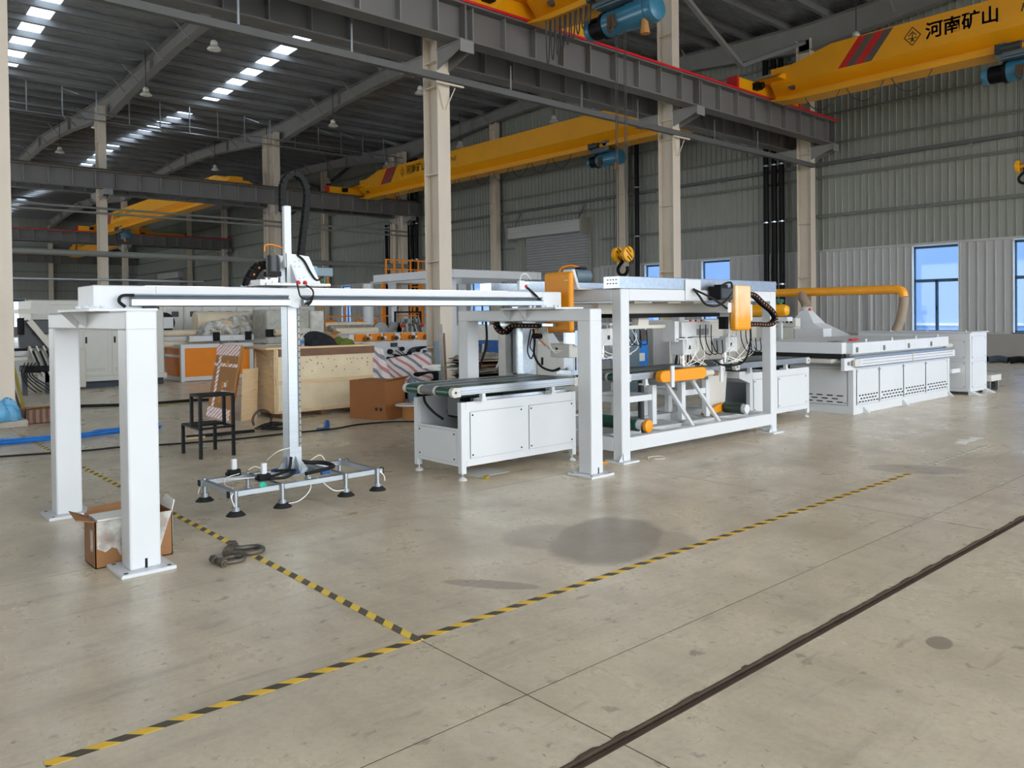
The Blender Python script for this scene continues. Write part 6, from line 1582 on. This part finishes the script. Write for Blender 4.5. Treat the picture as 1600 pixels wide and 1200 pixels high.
for k in range(4): B(t).box(11.95, 12.75, 10.48, 10.5, 1.0+k*.1, 1.07+k*.1).build('louvre', 'outside_band')
t = thing('cream_machine', 'cream painted machine body with flat panels behind the grippers', 'machine', (14.5, 9.2, 0))
B(t).box(12.9, 16.2, 9.6, 10.4, 0, 1.46).build('machine_body', 'cream_paint', bevel=.01)
for a, c in ((12.95, 13.9), (13.95, 14.9), (14.95, 16.1)): panel(t, None, 'y', a, c, .2, 1.4, 9.6, 'cream_paint')
B(t).lathe((12.6, 9.4, 1.22), [(.03, -.1), (.13, -.08), (.16, 0), (.13, .08), (.03, .1)], 16, 'y').build('round_lamp', 'grey_cabinet_paint', smooth=True)
B(t).box(12.5, 12.75, 9.5, 9.9, 0, 1.4).build('lamp_post', 'cream_paint')

# tall white ring-beam machine with yellow guard rails near the corner
t = thing('ring_beam_machine', 'large white ring-beam frame standing behind the tall column', 'machine', (15.5, 20.5, 0))
x0, x1, y0, y1 = 14.0, 17.7, 18.5, 22.6
B(t).box(x0, x0+.16, y0, y1, 2.72, 2.96).build('ring_beam', 'white_paint', bevel=.01); B(t).box(x1-.16, x1, y0, y1, 2.72, 2.96).build('ring_beam', 'white_paint')
B(t).box(x0+.16, x1-.16, y0, y0+.16, 2.72, 2.96).build('ring_beam', 'white_paint', bevel=.01); B(t).box(x0+.16, x1-.16, y1-.16, y1, 2.72, 2.96).build('ring_beam', 'white_paint')
for x in (x0+.3, x1-.5):
    for y in (y0+.3, y1-.6): B(t).box(x, x+.2, y, y+.2, 0, 2.72).build('post', 'white_paint', bevel=.008)
for k in range(5): B(t).cyl((x0+.6+k*.7, y0+.05, 2.96), (x0+.6+k*.7, y0+.05, 3.0), .02, 6).build('bolt', 'steel_dull')
B(t).lathe((15.2, 20.5, 2.15), [(.15, 0), (.35, .55)], 16).build('hopper', 'hose_brown', smooth=True)
B(t).box(14.6, 16.8, 19.6, 21.6, 0, 1.3).build('machine_body', 'grey_cabinet_paint', bevel=.02)
t = thing('vertical_duct', 'round white vertical duct behind the printing machine', 'duct', (13.6, 22, 0))
B(t).cyl((13.55, 22.2, 0), (13.55, 22.2, 2.65), .17, 18).build('duct_pipe', 'white_paint', smooth=True)
def railing(lab, x0, x1, y, z0, h, n, m='orange_enamel'):
    t = thing('guard_railing', lab, 'railing', ((x0+x1)/2, y, z0))
    for k in range(n+1): x = x0+(x1-x0)*k/n; B(t).box(x-.03, x+.03, y-.03, y+.03, z0, z0+h).build('post', m)
    for z in (z0+h-.06, z0+h*.5): B(t).box(x0, x1, y-.025, y+.025, z, z+.05).build('rail', m)
    B(t).box(x0, x1, y-.02, y+.02, z0, z0+.12).build('toe_board', m)
    return t
railing('yellow guard railing on the high platform behind the tall column', 17.0, 18.9, 26.5, 3.0, .85, 5)
railing('yellow guard railing along the walkway behind the printing machine', 12.6, 18.6, 25.5, 1.1, 1.0, 6)
railing('short yellow guard railing right of the grey carriage motor', 13.2, 14.3, 26.2, 2.5, .9, 3)
t = thing('platform', 'grey steel work platform carrying the yellow railings', 'platform', (15.6, 26.5, 0))
B(t).box(12.6, 18.9, 25.6, 27.5, 1.0, 1.1).build('deck', 'grey_cabinet_paint')
B(t).box(16.9, 18.9, 26.4, 27.5, 2.9, 3.0).build('deck', 'grey_cabinet_paint')
for x in (12.7, 14.7, 16.9, 18.7): B(t).box(x, x+.12, 26.6, 26.72, 0, 2.9 if x > 16 else 1.0).build('deck_leg', 'orange_enamel')
b = B(t)
for x in (17.3, 17.7): b.box(x, x+.06, 25.3, 25.36, 1.1, 3.0)
for k in range(7): b.box(17.3, 17.76, 25.31, 25.35, 1.2+k*.25, 1.24+k*.25)
b.build('ladder', 'orange_enamel')
B(t).box(13.2, 14.2, 25.45, 25.5, 1.1, 1.5).build('orange_panel', 'orange_enamel'); B(t).box(15.0, 15.9, 25.45, 25.5, 1.1, 1.5).build('orange_panel', 'orange_enamel')
